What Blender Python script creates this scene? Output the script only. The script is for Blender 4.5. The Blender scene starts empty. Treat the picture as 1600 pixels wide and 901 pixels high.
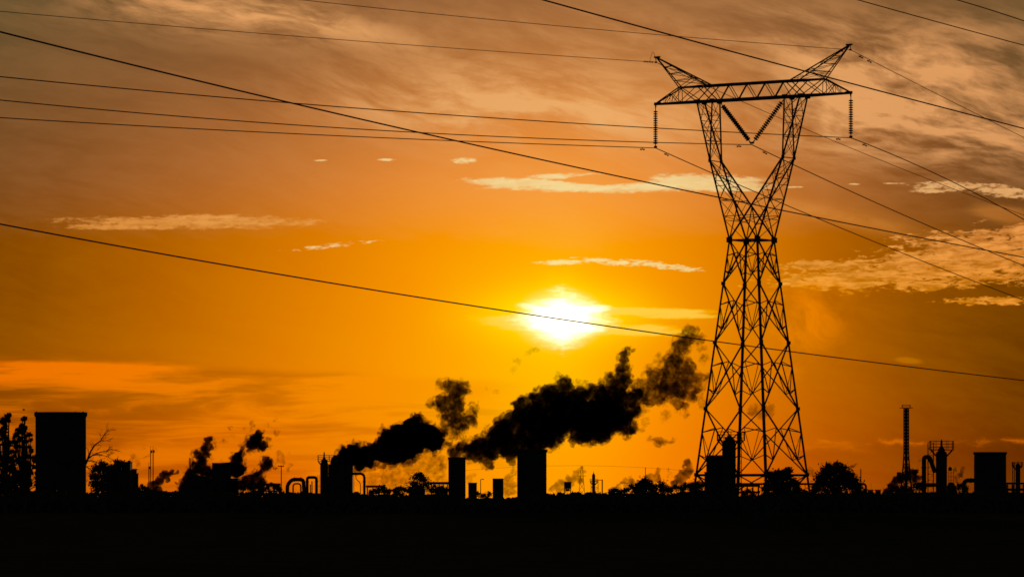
import bpy, math, random
from mathutils import Vector, noise as mn

random.seed(11)
SC = bpy.context.scene
COL = SC.collection
F, HZ, H = 7000.0, 780.0, 2.0        # focal length in photo pixels, horizon row, eye height (m)
SUN_PX, SUN_PY = 876.0, 498.0

# ------------------------------------------------------------------ camera
cam = bpy.data.cameras.new("camera"); cam_o = bpy.data.objects.new("camera", cam); COL.objects.link(cam_o)
cam_o.location = (0, 0, H); cam_o.rotation_euler = (math.pi / 2, 0, 0)
cam.sensor_width = 36; cam.lens = 36 * F / 1600; cam.shift_y = (HZ - 450.5) / 1600
cam.clip_start = 0.5; cam.clip_end = 60000
SC.camera = cam_o

# ------------------------------------------------------------------ colour management and render settings
SC.view_settings.view_transform = 'Standard'; SC.view_settings.look = 'None'
SC.view_settings.exposure = 0; SC.view_settings.gamma = 1; SC.view_settings.use_curve_mapping = False
SC.render.engine = 'CYCLES'
SC.cycles.max_bounces = 4; SC.cycles.diffuse_bounces = 2; SC.cycles.volume_bounces = 0
SC.cycles.transparent_max_bounces = 96
SC.cycles.use_denoising = False
SC.cycles.volume_max_steps = 256
SC.cycles.filter_width = 1.6

# ------------------------------------------------------------------ node expression helper
class X:
    def __init__(s, nt, v): s.nt, s.v = nt, v
    def op(s, o, b=None, c=None):
        n = s.nt.nodes.new('ShaderNodeMath'); n.operation = o
        for i, a in enumerate((s, b, c)):
            if a is None: continue
            if isinstance(a, X): s.nt.links.new(a.v, n.inputs[i])
            else: n.inputs[i].default_value = a
        return X(s.nt, n.outputs[0])
    def __add__(s, b): return s.op('ADD', b)
    __radd__ = __add__
    def __sub__(s, b): return s.op('SUBTRACT', b)
    def __rsub__(s, b): return (s * -1) + b
    def __mul__(s, b): return s.op('MULTIPLY', b)
    __rmul__ = __mul__
    def __truediv__(s, b): return s.op('DIVIDE', b)
    def max(s, b): return s.op('MAXIMUM', b)
    def min(s, b): return s.op('MINIMUM', b)
    def exp(s): return s.op('EXPONENT')
    def sq(s): return s * s
    def step(s, a, b, lo=0.0, hi=1.0):
        n = s.nt.nodes.new('ShaderNodeMapRange'); n.interpolation_type = 'SMOOTHSTEP'
        s.nt.links.new(s.v, n.inputs[0])
        n.inputs[1].default_value, n.inputs[2].default_value = a, b
        n.inputs[3].default_value, n.inputs[4].default_value = lo, hi
        return X(s.nt, n.outputs[0])
    def ramp(s, stops):
        n = s.nt.nodes.new('ShaderNodeValToRGB'); el = n.color_ramp.elements
        n.color_ramp.interpolation = 'B_SPLINE' if False else 'LINEAR'
        while len(el) < len(stops): el.new(0.5)
        for e, (p, c) in zip(el, stops): e.position = p; e.color = c
        s.nt.links.new(s.v, n.inputs[0])
        return n.outputs[0]

def lin(c):
    return tuple((v / 255 / 12.92 if v <= 10 else ((v / 255 + 0.055) / 1.055) ** 2.4) for v in c) + (1.0,)

def mixc(nt, f, a, b, blend='MIX'):
    n = nt.nodes.new('ShaderNodeMix'); n.data_type = 'RGBA'; n.blend_type = blend; n.clamp_result = False
    for sock, v in ((n.inputs[0], f), (n.inputs[6], a), (n.inputs[7], b)):
        if isinstance(v, X): nt.links.new(v.v, sock)
        elif isinstance(v, bpy.types.NodeSocket): nt.links.new(v, sock)
        else: sock.default_value = v
    return n.outputs[2]

def noise(nt, x, y, z=0.0, scale=1.0, detail=5, rough=0.55, dist=0.0):
    c = nt.nodes.new('ShaderNodeCombineXYZ')
    for i, v in enumerate((x, y, z)):
        if isinstance(v, X): nt.links.new(v.v, c.inputs[i])
        else: c.inputs[i].default_value = v
    n = nt.nodes.new('ShaderNodeTexNoise'); nt.links.new(c.outputs[0], n.inputs['Vector'])
    n.inputs['Scale'].default_value = scale; n.inputs['Detail'].default_value = detail
    n.inputs['Roughness'].default_value = rough; n.inputs['Distortion'].default_value = dist
    return X(nt, n.outputs[0])

# ------------------------------------------------------------------ world: dusk sky
SUN_AZ = math.atan((SUN_PX - 800) / F); SUN_EL = math.atan((HZ - SUN_PY) / F)
SKY = 0.05
world = bpy.data.worlds.new("World"); SC.world = world; world.use_nodes = True
def build_sky():
    nt = world.node_tree; bg = nt.nodes['Background']
    sky = nt.nodes.new('ShaderNodeTexSky'); sky.sky_type = 'NISHITA'; sky.sun_disc = False
    sky.sun_elevation = SUN_EL; sky.sun_rotation = SUN_AZ; sky.dust_density = 5.0; sky.air_density = 1.0
    tc = nt.nodes.new('ShaderNodeTexCoord'); sep = nt.nodes.new('ShaderNodeSeparateXYZ')
    nt.links.new(tc.outputs['Generated'], sep.inputs[0])
    dx, dy, dz = (X(nt, sep.outputs[i]) for i in range(3))
    az = dx.op('ARCTAN2', dy) * (F / 1000)            # azimuth and elevation, in thousandths of the focal length
    el = dz.min(1.0).max(-1.0).op('ARCSINE') * (F / 1000)
    ux = lambda px: (px - 800) / 1000
    uy = lambda py: (HZ - py) / 1000
    sx, sy = ux(SUN_PX), uy(SUN_PY)
    ddx, ddy = az - sx, el - sy
    # thin high veil lit by the low sun: colour by angle from the sun, cooler higher up
    ax = ddx.max(0.0) * 1.45 + ddx.min(0.0) * -1.0 * el.step(0.08, 0.36, 0.80, 1.0)
    ay = ddy.max(0.0) * 1.22 + ddy.min(0.0) * -0.62
    soft = noise(nt, az * 1.2, el * 3.0, 7.0, 1.0, 3, 0.5)
    r = ((ax.sq() + ay.sq()).op('SQRT') + (soft - 0.5) * 0.10) * 0.5
    low = r.ramp([(0.00, lin((255, 206, 70))), (0.035, lin((255, 190, 52))), (0.07, lin((255, 172, 36))), (0.12, lin((247, 152, 16))),
                  (0.20, lin((222, 128, 5))), (0.30, lin((182, 101, 2))), (0.40, lin((142, 78, 1))),
                  (0.50, lin((110, 60, 1))), (0.62, lin((82, 43, 1))), (1.0, lin((44, 22, 1)))])
    axh = ddx.max(0.0) * 1.12 + ddx.min(0.0) * -0.98
    rh = ((axh.sq() + ay.sq()).op('SQRT') + (soft - 0.5) * 0.10) * 0.5
    high = rh.ramp([(0.00, lin((255, 208, 100))), (0.10, lin((252, 172, 70))), (0.16, lin((234, 148, 56))), (0.24, lin((184, 118, 52))),
                   (0.32, lin((148, 96, 46))), (0.42, lin((124, 85, 42))), (0.52, lin((102, 80, 42))),
                   (0.64, lin((76, 66, 34))), (1.0, lin((36, 34, 24)))])
    base = mixc(nt, el.step(0.34, 0.80), low, high)
    # redder close to the horizon
    base = mixc(nt, el.step(0.02, 0.26, 1.0, 0.0) * r.step(0.02, 0.24, 0.25, 1.0), base, mixc(nt, 1.0, base, (1.06, 0.74, 0.35, 1), 'MULTIPLY'))

    def ell(cx, cy, rx, ry, tilt=0.0):
        x = (az - ux(cx)) / (rx / 1000.0)
        y = (el - uy(cy) + (az - ux(cx)) * tilt) / (ry / 1000.0)
        return 1.0 - x.sq() - y.sq()
    def gauss(cx, cy, rx, ry, tilt=0.0):
        return (ell(cx, cy, rx, ry, tilt) - 1.0).exp()
    near2 = (r * -2.6).exp(); near = (r * -5.5).exp()                              # 1 at the sun

    # cirrus: combed, swirling fibres
    qx, qy = az + el * -0.30, el + az * 0.24
    w1 = noise(nt, qx * 2.3, qy * 5.0, 3.0, 1.0, 3, 0.5) - 0.5
    w2 = noise(nt, qx * 2.3, qy * 5.0, 9.0, 1.0, 3, 0.5) - 0.5
    fib = noise(nt, qx * 3.6 + w1 * 1.0, qy * 15.0 + w2 * 2.4, 0.0, 1.0, 10, 0.60, 0.05)
    fine = noise(nt, qx * 16.0 + w1 * 2.5, qy * 64.0 + w2 * 5.0, 2.0, 1.0, 7, 0.62, 0.1)
    fib = fib * 0.70 + fine * 0.30
    mask = (gauss(330, 18, 190, 36, 0.10) * 1.15 + gauss(540, 48, 130, 20, 0.22) * 0.55 + gauss(860, 165, 250, 62, 0.10) * 1.25
            + gauss(650, 180, 150, 36, 0.15) * 0.5 + gauss(1380, 110, 200, 66, 0.22) * 1.2 + gauss(1470, 215, 220, 56, 0.05) * 1.1
            + gauss(1545, 90, 110, 55, 0.2) * 0.55 + gauss(1290, 175, 120, 45, 0.1) * 0.6 + gauss(1000, 60, 260, 40, 0.1) * 0.30 + 0.08)
    cir = (fib.step(0.37, 0.63) * mask).min(1.0)
    cir_col = mixc(nt, near, lin((228, 158, 88)), lin((255, 200, 112)))
    base = mixc(nt, cir * 0.90, base, cir_col)
    shade = noise(nt, qx * 2.0 + w2, qy * 11.0 + w1 * 2.0, 5.0, 1.0, 5, 0.5).step(0.35, 0.75) * el.step(0.42, 0.62)
    base = mixc(nt, shade * 0.13, base, mixc(nt, 1.0, base, (0.55, 0.55, 0.6, 1), 'MULTIPLY'))

    # wing of cirrus right of the pylon, sinking to the right
    wing = gauss(1300, 338, 120, 13, 0.22) * fib.step(0.25, 0.6)
    base = mixc(nt, wing.min(1.0) * 0.75, base, lin((214, 138, 52)))

    # small bright cloud streaks with ragged edges
    n1 = noise(nt, az * 16 + el * -8, el * 70, 1.0, 1.0, 7, 0.62, 0.3) - 0.5
    n2 = noise(nt, az * 60 + el * -20, el * 210, 4.0, 1.0, 6, 0.65, 0.3) - 0.5
    def union(lst):
        g = None
        for e in lst:
            t = ell(*e[:5]) if len(e) > 4 else ell(*e)
            t = t * (e[5] if len(e) > 5 else 1.0)
            g = t.max(-3.0) if g is None else g.max(t)
        return g
    lens = union([(960, 291, 215, 12, 0.0), (830, 287, 118, 9, 0.03), (1080, 287, 125, 15, -0.02), (900, 277, 80, 7), (1150, 294, 70, 9)])
    hole = gauss(945, 282, 52, 8, 0.04)
    lens = (lens * 0.9 + n1 * 1.7 + n2 * 1.3 - hole * 1.9).step(-0.05, 0.62)
    left = union([(300, 349, 215, 11, 0.0), (330, 344, 110, 9), (200, 356, 115, 6)])
    left = (left * 0.85 + n1 * 2.2 + n2 * 2.2).step(-0.1, 0.95)
    bits = union([(724, 252, 23, 5), (605, 251, 17, 2.2), (502, 252, 13, 1.6), (960, 410, 62, 6, 0.08), (1035, 415, 72, 6, 0.12), (880, 410, 52, 4.5, -0.02),
                  (520, 384, 60, 4, -0.1, 0.42), (1240, 294, 17, 1.8), (1333, 290, 10, 1.7), (1395, 289, 22, 1.2),
                  (1480, 295, 60, 10, 0.02), (1560, 302, 70, 10, 0.16), (1455, 301, 34, 4), (1445, 532, 20, 1.2, -0.2, 0.4)])
    bits = (bits * 0.8 - 0.05 + n1 * 1.5 + n2 * 3.2).step(-0.05, 0.75)
    puff = ((gauss(1565, 338, 62, 17, 0.15) + gauss(1418, 564, 26, 6, 0.1)) * 1.3 + n1 * 0.8).step(0.35, 1.1)
    n3 = noise(nt, az * 19 + el * -10, el * 60, 11.0, 1.0, 8, 0.66, 0.5) - 0.5
    bank = union([(1440, 424, 240, 30, -0.07), (1540, 402, 180, 44, -0.05), (1565, 385, 130, 30, -0.1), (1300, 415, 85, 10, -0.03), (1330, 444, 120, 9, -0.02), (1560, 472, 90, 7)])
    bank = (bank * 0.9 + 0.06 + n3 * 3.6 + n2 * 3.0).step(0.0, 0.6)
    body = noise(nt, az * 9, el * 60, 21.0, 1.0, 6, 0.6, 0.3).step(0.3, 0.7)
    bfine0 = noise(nt, az * 26 + el * -10, el * 120, 71.0, 1.0, 6, 0.65, 0.4).step(0.36, 0.66)
    bright = mixc(nt, near2, lin((226, 142, 62)), lin((255, 246, 172)))
    dim = mixc(nt, near, lin((196, 118, 40)), lin((255, 196, 80)))
    base = mixc(nt, (lens * 0.96).max(bits * 0.92), base, mixc(nt, body * 0.2 + bfine0 * 0.2, bright, dim))
    base = mixc(nt, left * 0.9, base, mixc(nt, body * 0.3 + bfine0 * 0.45, mixc(nt, near, lin((228, 150, 66)), lin((255, 200, 105))), dim))
    bfine = noise(nt, az * 30 + el * -12, el * 130, 61.0, 1.0, 6, 0.65, 0.4).step(0.36, 0.66)
    base = mixc(nt, bank * 0.94, base, mixc(nt, bfine * 0.62 + body * 0.3, mixc(nt, near, lin((248, 164, 82)), lin((255, 210, 100))), mixc(nt, near, lin((158, 88, 16)), lin((255, 170, 50)))))
    base = mixc(nt, puff * 0.5, base, dim)

    # low bank over the horizon: long streaks under a lit upper edge
    e1 = noise(nt, az * 5.0, 0.0, 13.0, 1.0, 5, 0.55) - 0.5
    edge = uy(556) - (az + 0.8) * 0.046 + e1 * 0.022
    u = edge - el                                         # depth under the upper edge
    inb = u.step(-0.004, 0.012) * az.step(-0.10, 0.04, 1.0, 0.0)
    st = noise(nt, az * 3.6 + w1 * 0.5, el * 34 + w2 * 1.2, 31.0, 1.0, 8, 0.6, 0.35)
    rim = ((u - 0.012) / 0.016).sq() * -1.0
    litf = (st.step(0.42, 0.64) * 0.85 + rim.exp() * 0.75 * st.step(0.25, 0.6)) * inb * el.step(0.05, 0.16, 0.6, 1.0)
    base = mixc(nt, st.step(0.56, 0.34) * inb * 0.6, base, mixc(nt, 1.0, base, (0.60, 0.56, 0.45, 1), 'MULTIPLY'))
    base = mixc(nt, litf.min(1.0) * 0.95, base, mixc(nt, near, lin((238, 112, 4)), lin((255, 176, 30))))
    for (cy, slope, x0, x1, amp) in ((686, 0.0, 380, 560, 0.55), (637, 0.0, 120, 240, 0.5), (690, 0.01, 1255, 1610, 0.85), (702, 0.0, 1180, 1330, 0.4)):
        e2 = noise(nt, az * 13.0, el * 14.0, 17.0 + cy * 0.1, 1.0, 9, 0.66, 0.35) - 0.5
        v = el - uy(cy) - e2 * 0.042
        brk = noise(nt, az * 18.0, el * 50.0, cy * 0.3, 1.0, 5, 0.6, 0.2).step(0.38, 0.62); line = (v / 0.0036).sq() * -1.0
        xs = az.step(ux(x0) - 0.06, ux(x0) + 0.02) * az.step(ux(x1) - 0.02, ux(x1) + 0.06, 1.0, 0.0)
        base = mixc(nt, line.exp() * brk * xs * amp * 0.75, base, mixc(nt, near, lin((222, 108, 14)), lin((255, 160, 30))))
        under = (v * -1.0).step(0.0, 0.012) * (v * -1.0).step(0.012, 0.06, 1.0, 0.0) * xs
        base = mixc(nt, under * amp * 0.35, base, mixc(nt, 1.0, base, (0.72, 0.68, 0.7, 1), 'MULTIPLY'))

    # faint smoke veil drifting right of the pylon
    veil = gauss(1262, 500, 55, 50) + gauss(1215, 560, 60, 60) * 0.7
    vn = noise(nt, az * 12, el * 11, 41.0, 1.0, 6, 0.6, 1.0).step(0.38, 0.72)
    base = mixc(nt, (veil * vn).min(1.0) * 0.75, base, lin((246, 140, 22)))

    # the sun behind ragged cloud: aureole, streaks and the blown-out disc
    yel = (((ddx / 0.115).sq() + ((ddy - 0.004) / 0.040).sq()) * -1.0).exp()
    pillar = ((ddx / 0.030).sq() * -1.0).exp() * ddy.step(0.02, 0.10, 1.0, 0.0) * ddy.step(-0.02, 0.0)
    streak = union([(1000, 487, 130, 8, 0.01), (985, 516, 105, 12, 0.02), (800, 503, 70, 14, 0.05), (1060, 494, 80, 6)])
    streak = (streak * 0.8 + n1 * 1.7 + n2 * 0.4).step(-0.1, 0.7)
    glow = (yel * 1.25 + pillar * 0.45).min(1.0)
    base = mixc(nt, glow, base, (1.10, 0.74, 0.02, 1))
    base = mixc(nt, streak * 0.72, base, (1.05, 0.72, 0.14, 1))
    cut = noise(nt, az * 10 + el * 3, el * 70, 51.0, 1.0, 6, 0.6, 0.3) - 0.5
    disc = union([(878, 494, 44, 30), (880, 507, 52, 20), (864, 490, 58, 10, 0.25), (905, 484, 56, 9, -0.05), (905, 512, 50, 11), (860, 508, 44, 12)])
    dia = 1.0 - (ddx - 0.003).op('ABSOLUTE') / 0.068 - (ddy + 0.001).op('ABSOLUTE') / 0.039
    disc = ((disc * 0.55 - 0.15).max(dia * 0.45 + 0.08) + cut * 0.7 + n2 * 0.5).step(-0.16, 0.55)
    core = (((ddx / 0.049).sq() + ((ddy + 0.000) / 0.031).sq()) * -1.4).exp()
    base = mixc(nt, (disc * 0.75 + core * 0.8).min(1.0), base, (2.4, 2.1, 1.5, 1))

    # away from the sun and below the horizon: the plain physical sky
    far = r.step(0.55, 1.6)
    vis = nt.nodes.new('ShaderNodeMix'); vis.data_type = 'RGBA'; vis.blend_type = 'MULTIPLY'
    hs = nt.nodes.new('ShaderNodeHueSaturation'); hs.inputs['Hue'].default_value = 0.4965; nt.links.new(el.step(0.28, 0.52, 1.06, 0.97).v, hs.inputs['Saturation']); nt.links.new(base, hs.inputs['Color']); base = hs.outputs[0]
    scaled = mixc(nt, 1.0, base, (1 / SKY, 1 / SKY, 1 / SKY, 1), 'MULTIPLY')
    out = mixc(nt, far, scaled, sky.outputs[0])
    nt.links.new(out, bg.inputs[0]); bg.inputs[1].default_value = SKY
    world.cycles.sampling_method = 'MANUAL'; world.cycles.sample_map_resolution = 2048
build_sky()

# ------------------------------------------------------------------ sun lamp
sun = bpy.data.lights.new("sun", 'SUN'); sun.energy = 2.0; sun.angle = math.radians(0.53); sun.color = (1.0, 0.62, 0.28)
sun_o = bpy.data.objects.new("sun", sun); COL.objects.link(sun_o)
sd = Vector((math.sin(SUN_AZ) * math.cos(SUN_EL), math.cos(SUN_AZ) * math.cos(SUN_EL), math.sin(SUN_EL)))
sun_o.rotation_euler = (-sd).to_track_quat('-Z', 'Y').to_euler(); sun_o.location = (0, -20, 80)

# ------------------------------------------------------------------ materials
def mat(name, c1, c2, scale, rough=0.9, bump=0.0, spec=0.1, metallic=0.0):
    m = bpy.data.materials.new(name); m.use_nodes = True; nt = m.node_tree; b = nt.nodes['Principled BSDF']
    tc = nt.nodes.new('ShaderNodeTexCoord')
    n = nt.nodes.new('ShaderNodeTexNoise'); n.inputs['Scale'].default_value = scale; n.inputs['Detail'].default_value = 6
    nt.links.new(tc.outputs['Object'], n.inputs['Vector'])
    c = X(nt, n.outputs[0]).step(0.3, 0.7)
    nt.links.new(mixc(nt, c, c1 + (1,), c2 + (1,)), b.inputs['Base Color'])
    b.inputs['Roughness'].default_value = rough; b.inputs['Specular IOR Level'].default_value = spec; b.inputs['Metallic'].default_value = metallic
    if bump:
        bp = nt.nodes.new('ShaderNodeBump'); bp.inputs['Strength'].default_value = bump
        nt.links.new(n.outputs[0], bp.inputs['Height']); nt.links.new(bp.outputs[0], b.inputs['Normal'])
    return m
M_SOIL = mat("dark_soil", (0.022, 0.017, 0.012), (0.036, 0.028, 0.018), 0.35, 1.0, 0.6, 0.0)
M_STEEL = mat("weathered_steel", (0.028, 0.027, 0.026), (0.044, 0.04, 0.036), 3.0, 0.8)
M_PAINT = mat("dark_painted_steel", (0.022, 0.022, 0.024), (0.036, 0.034, 0.032), 0.8, 0.85)  # near-black paint colour with slight random variation
M_CONC = mat("silhouette_dark_concrete", (0.026, 0.024, 0.022), (0.042, 0.038, 0.034), 0.5, 0.95)  # backlit darkness put into the base colour, well below real concrete
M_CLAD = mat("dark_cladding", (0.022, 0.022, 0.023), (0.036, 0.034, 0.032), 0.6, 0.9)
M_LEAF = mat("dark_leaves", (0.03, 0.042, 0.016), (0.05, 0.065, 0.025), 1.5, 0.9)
M_BARK = mat("bark", (0.04, 0.032, 0.026), (0.07, 0.056, 0.044), 4.0, 0.95, 0.3)
M_WOOD = mat("weathered_timber", (0.05, 0.042, 0.034), (0.08, 0.068, 0.055), 2.0, 0.95)
M_GLASS = mat("glazed_porcelain", (0.05, 0.035, 0.025), (0.06, 0.04, 0.03), 3.0, 0.5, 0.0, 0.2)
M_CABLE = mat("aluminium_cable", (0.03, 0.03, 0.03), (0.045, 0.045, 0.045), 6.0, 0.8)
M_BIRD = mat("dark_feathers", (0.02, 0.02, 0.02), (0.04, 0.038, 0.035), 20.0, 0.9)

def smoke_mat(name, density, colour, nscale=None, lo=0.4, hi=0.6, detail=6, stepr=0.25):
    """dark soot smoke: light is absorbed, blue soonest, so thin edges turn brown"""
    m = bpy.data.materials.new(name); m.use_nodes = True; nt = m.node_tree
    nt.nodes.remove(nt.nodes['Principled BSDF'])
    v = nt.nodes.new('ShaderNodeVolumeAbsorption'); out = nt.nodes['Material Output']
    v.inputs['Color'].default_value = colour + (1,); v.inputs['Density'].default_value = density
    if nscale:
        tc = nt.nodes.new('ShaderNodeTexCoord')
        n = nt.nodes.new('ShaderNodeTexNoise'); n.inputs['Scale'].default_value = nscale; n.inputs['Detail'].default_value = detail
        n.inputs['Roughness'].default_value = 0.62; n.inputs['Distortion'].default_value = 0.8
        nt.links.new(tc.outputs['Object'], n.inputs['Vector'])
        d = X(nt, n.outputs[0]).step(lo, hi) * density
        nt.links.new(d.v, v.inputs['Density'])
        m.cycles.volume_step_rate = stepr
    nt.links.new(v.outputs[0], out.inputs['Volume'])
    return m

# ------------------------------------------------------------------ mesh builder
class MB:
    def __init__(s): s.v, s.f = [], []
    def add(s, vs, fs):
        o = len(s.v); s.v += [tuple(p) for p in vs]; s.f += [tuple(i + o for i in f) for f in fs]
    def box(s, c, size, rz=0.0, taper=1.0):
        x, y, z = (d / 2 for d in size); ca, sa = math.cos(rz), math.sin(rz); vs = []
        for k in (-1, 1):
            t = taper if k > 0 else 1.0
            for a, b in ((-1, -1), (1, -1), (1, 1), (-1, 1)):
                px, py = a * x * t, b * y * t
                vs.append((c[0] + px * ca - py * sa, c[1] + px * sa + py * ca, c[2] + k * z))
        s.add(vs, [(3, 2, 1, 0), (4, 5, 6, 7), (0, 1, 5, 4), (1, 2, 6, 5), (2, 3, 7, 6), (3, 0, 4, 7)])
    def beam(s, p, q, w, h=None):
        p, q = Vector(p), Vector(q); h = h or w; d = (q - p)
        if d.length < 1e-5: return
        d.normalize(); up = Vector((0, 0, 1)) if abs(d.z) < 0.95 else Vector((1, 0, 0))
        a = d.cross(up).normalized() * w / 2; b = d.cross(a).normalized() * h / 2
        vs = [c + i * a + j * b for c in (p, q) for i, j in ((-1, -1), (1, -1), (1, 1), (-1, 1))]
        s.add(vs, [(3, 2, 1, 0), (4, 5, 6, 7), (0, 1, 5, 4), (1, 2, 6, 5), (2, 3, 7, 6), (3, 0, 4, 7)])
    def angle(s, p, q, w, toward=None):
        """rolled steel angle: two thin legs meeting at a right angle"""
        p, q = Vector(p), Vector(q); d = (q - p)
        if d.length < 1e-5: return
        d.normalize(); up = Vector((0, 0, 1)) if abs(d.z) < 0.95 else Vector((1, 0, 0))
        a = d.cross(up).normalized(); b = d.cross(a).normalized()
        if toward is not None:
            t = Vector(toward) - p; t -= d * t.dot(d)
            if t.length > 1e-4:
                t.normalize(); n = d.cross(t).normalized(); a = (t + n).normalized(); b = (t - n).normalized()
        th = w * 0.14; prof = [(0, 0), (w, 0), (w, th), (th, th), (th, w), (0, w)]
        c0 = -(a + b) * w * 0.3
        vs = [c + c0 + a * i + b * j for c in (p, q) for i, j in prof]; n = 6
        s.add(vs, [tuple(range(n - 1, -1, -1)), tuple(range(n, 2 * n))] + [(i, (i + 1) % n, n + (i + 1) % n, n + i) for i in range(n)])
    def tube(s, pts, r, seg=8, cap=True):
        pts = [Vector(p) for p in pts]; n = len(pts); rs = r if isinstance(r, (list, tuple)) else [r] * n
        o = len(s.v); prev = None
        for i, p in enumerate(pts):
            d = (pts[min(i + 1, n - 1)] - pts[max(i - 1, 0)]).normalized()
            if prev is None:
                up = Vector((0, 0, 1)) if abs(d.z) < 0.9 else Vector((0, 1, 0)); a = d.cross(up).normalized()
            else: a = (prev - d * prev.dot(d)).normalized()
            prev = a; b = d.cross(a)
            for k in range(seg):
                t = 2 * math.pi * k / seg; s.v.append(tuple(p + (a * math.cos(t) + b * math.sin(t)) * rs[i]))
        for i in range(n - 1):
            for k in range(seg):
                k2 = (k + 1) % seg; s.f.append((o + i * seg + k, o + i * seg + k2, o + (i + 1) * seg + k2, o + (i + 1) * seg + k))
        if cap:
            s.f.append(tuple(o + k for k in range(seg - 1, -1, -1))); s.f.append(tuple(o + (n - 1) * seg + k for k in range(seg)))
    def lathe(s, prof, seg=24, c=(0, 0, 0)):
        o = len(s.v)
        for r, z in prof:
            for k in range(seg):
                t = 2 * math.pi * k / seg; s.v.append((c[0] + r * math.cos(t), c[1] + r * math.sin(t), c[2] + z))
        for i in range(len(prof) - 1):
            for k in range(seg):
                k2 = (k + 1) % seg; s.f.append((o + i * seg + k, o + i * seg + k2, o + (i + 1) * seg + k2, o + (i + 1) * seg + k))
        s.f.append(tuple(o + k for k in range(seg - 1, -1, -1))); s.f.append(tuple(o + (len(prof) - 1) * seg + k for k in range(seg)))
    def build(s, name, m, parent=None, smooth=False, label=None):
        me = bpy.data.meshes.new(name); me.from_pydata(s.v, [], s.f); me.materials.append(m); me.update()
        if smooth: me.polygons.foreach_set('use_smooth', [True] * len(me.polygons))
        o = bpy.data.objects.new(name, me); COL.objects.link(o)
        if parent: o.parent = parent
        if label: o['label'] = label
        return o

def tag(o, label=None, cat=None, group=None, kind=None):
    for k, v in (('label', label), ('category', cat), ('group', group), ('kind', kind)):
        if v: o[k] = v
    return o
def thing(name, loc, label, cat, group=None, rz=0.0):
    o = bpy.data.objects.new(name, None); COL.objects.link(o); o.location = loc; o.rotation_euler = (0, 0, rz)
    o.empty_display_size = 0.5
    return tag(o, label, cat, group)
def at(px, py, Y): return Vector(((px - 800) / F * Y, Y, (HZ - py) / F * Y + H))
class Site:
    """local frame of a thing standing on the ground under photo column px at distance Y"""
    def __init__(s, px, Y): s.px, s.Y, s.m = px, Y, Y / F; s.base = Vector(((px - 800) / F * Y, Y, 0))
    def p(s, px, py, dy=0.0): return Vector(((px - s.px) * s.m, dy, (HZ - py) * s.m + H))
    def z(s, py): return (HZ - py) * s.m + H

# ------------------------------------------------------------------ ground
def ground():
    b = MB(); xs = [-9000, -4000, -1500, -600] + [i * 20 for i in range(-15, 16)] + [600, 1500, 4000, 9000]
    ys = [-2000, -400, -60] + [i * 12 for i in range(0, 60)] + [760, 900, 1200, 1800, 3000, 6000, 12000, 30000]
    for y in ys:
        for x in xs:
            z = 0.0
            if 0 < y < 700 and abs(x) < 500: z = 0.22 * (mn.noise((x * 0.03, y * 0.03, 1.0))) + 0.1 * mn.noise((x * 0.11, y * 0.11, 4.0))
            b.v.append((x, y, z))
    nx = len(xs)
    for j in range(len(ys) - 1):
        for i in range(nx - 1): b.f.append((j * nx + i, j * nx + i + 1, (j + 1) * nx + i + 1, (j + 1) * nx + i))
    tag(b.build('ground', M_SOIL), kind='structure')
ground()

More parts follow.
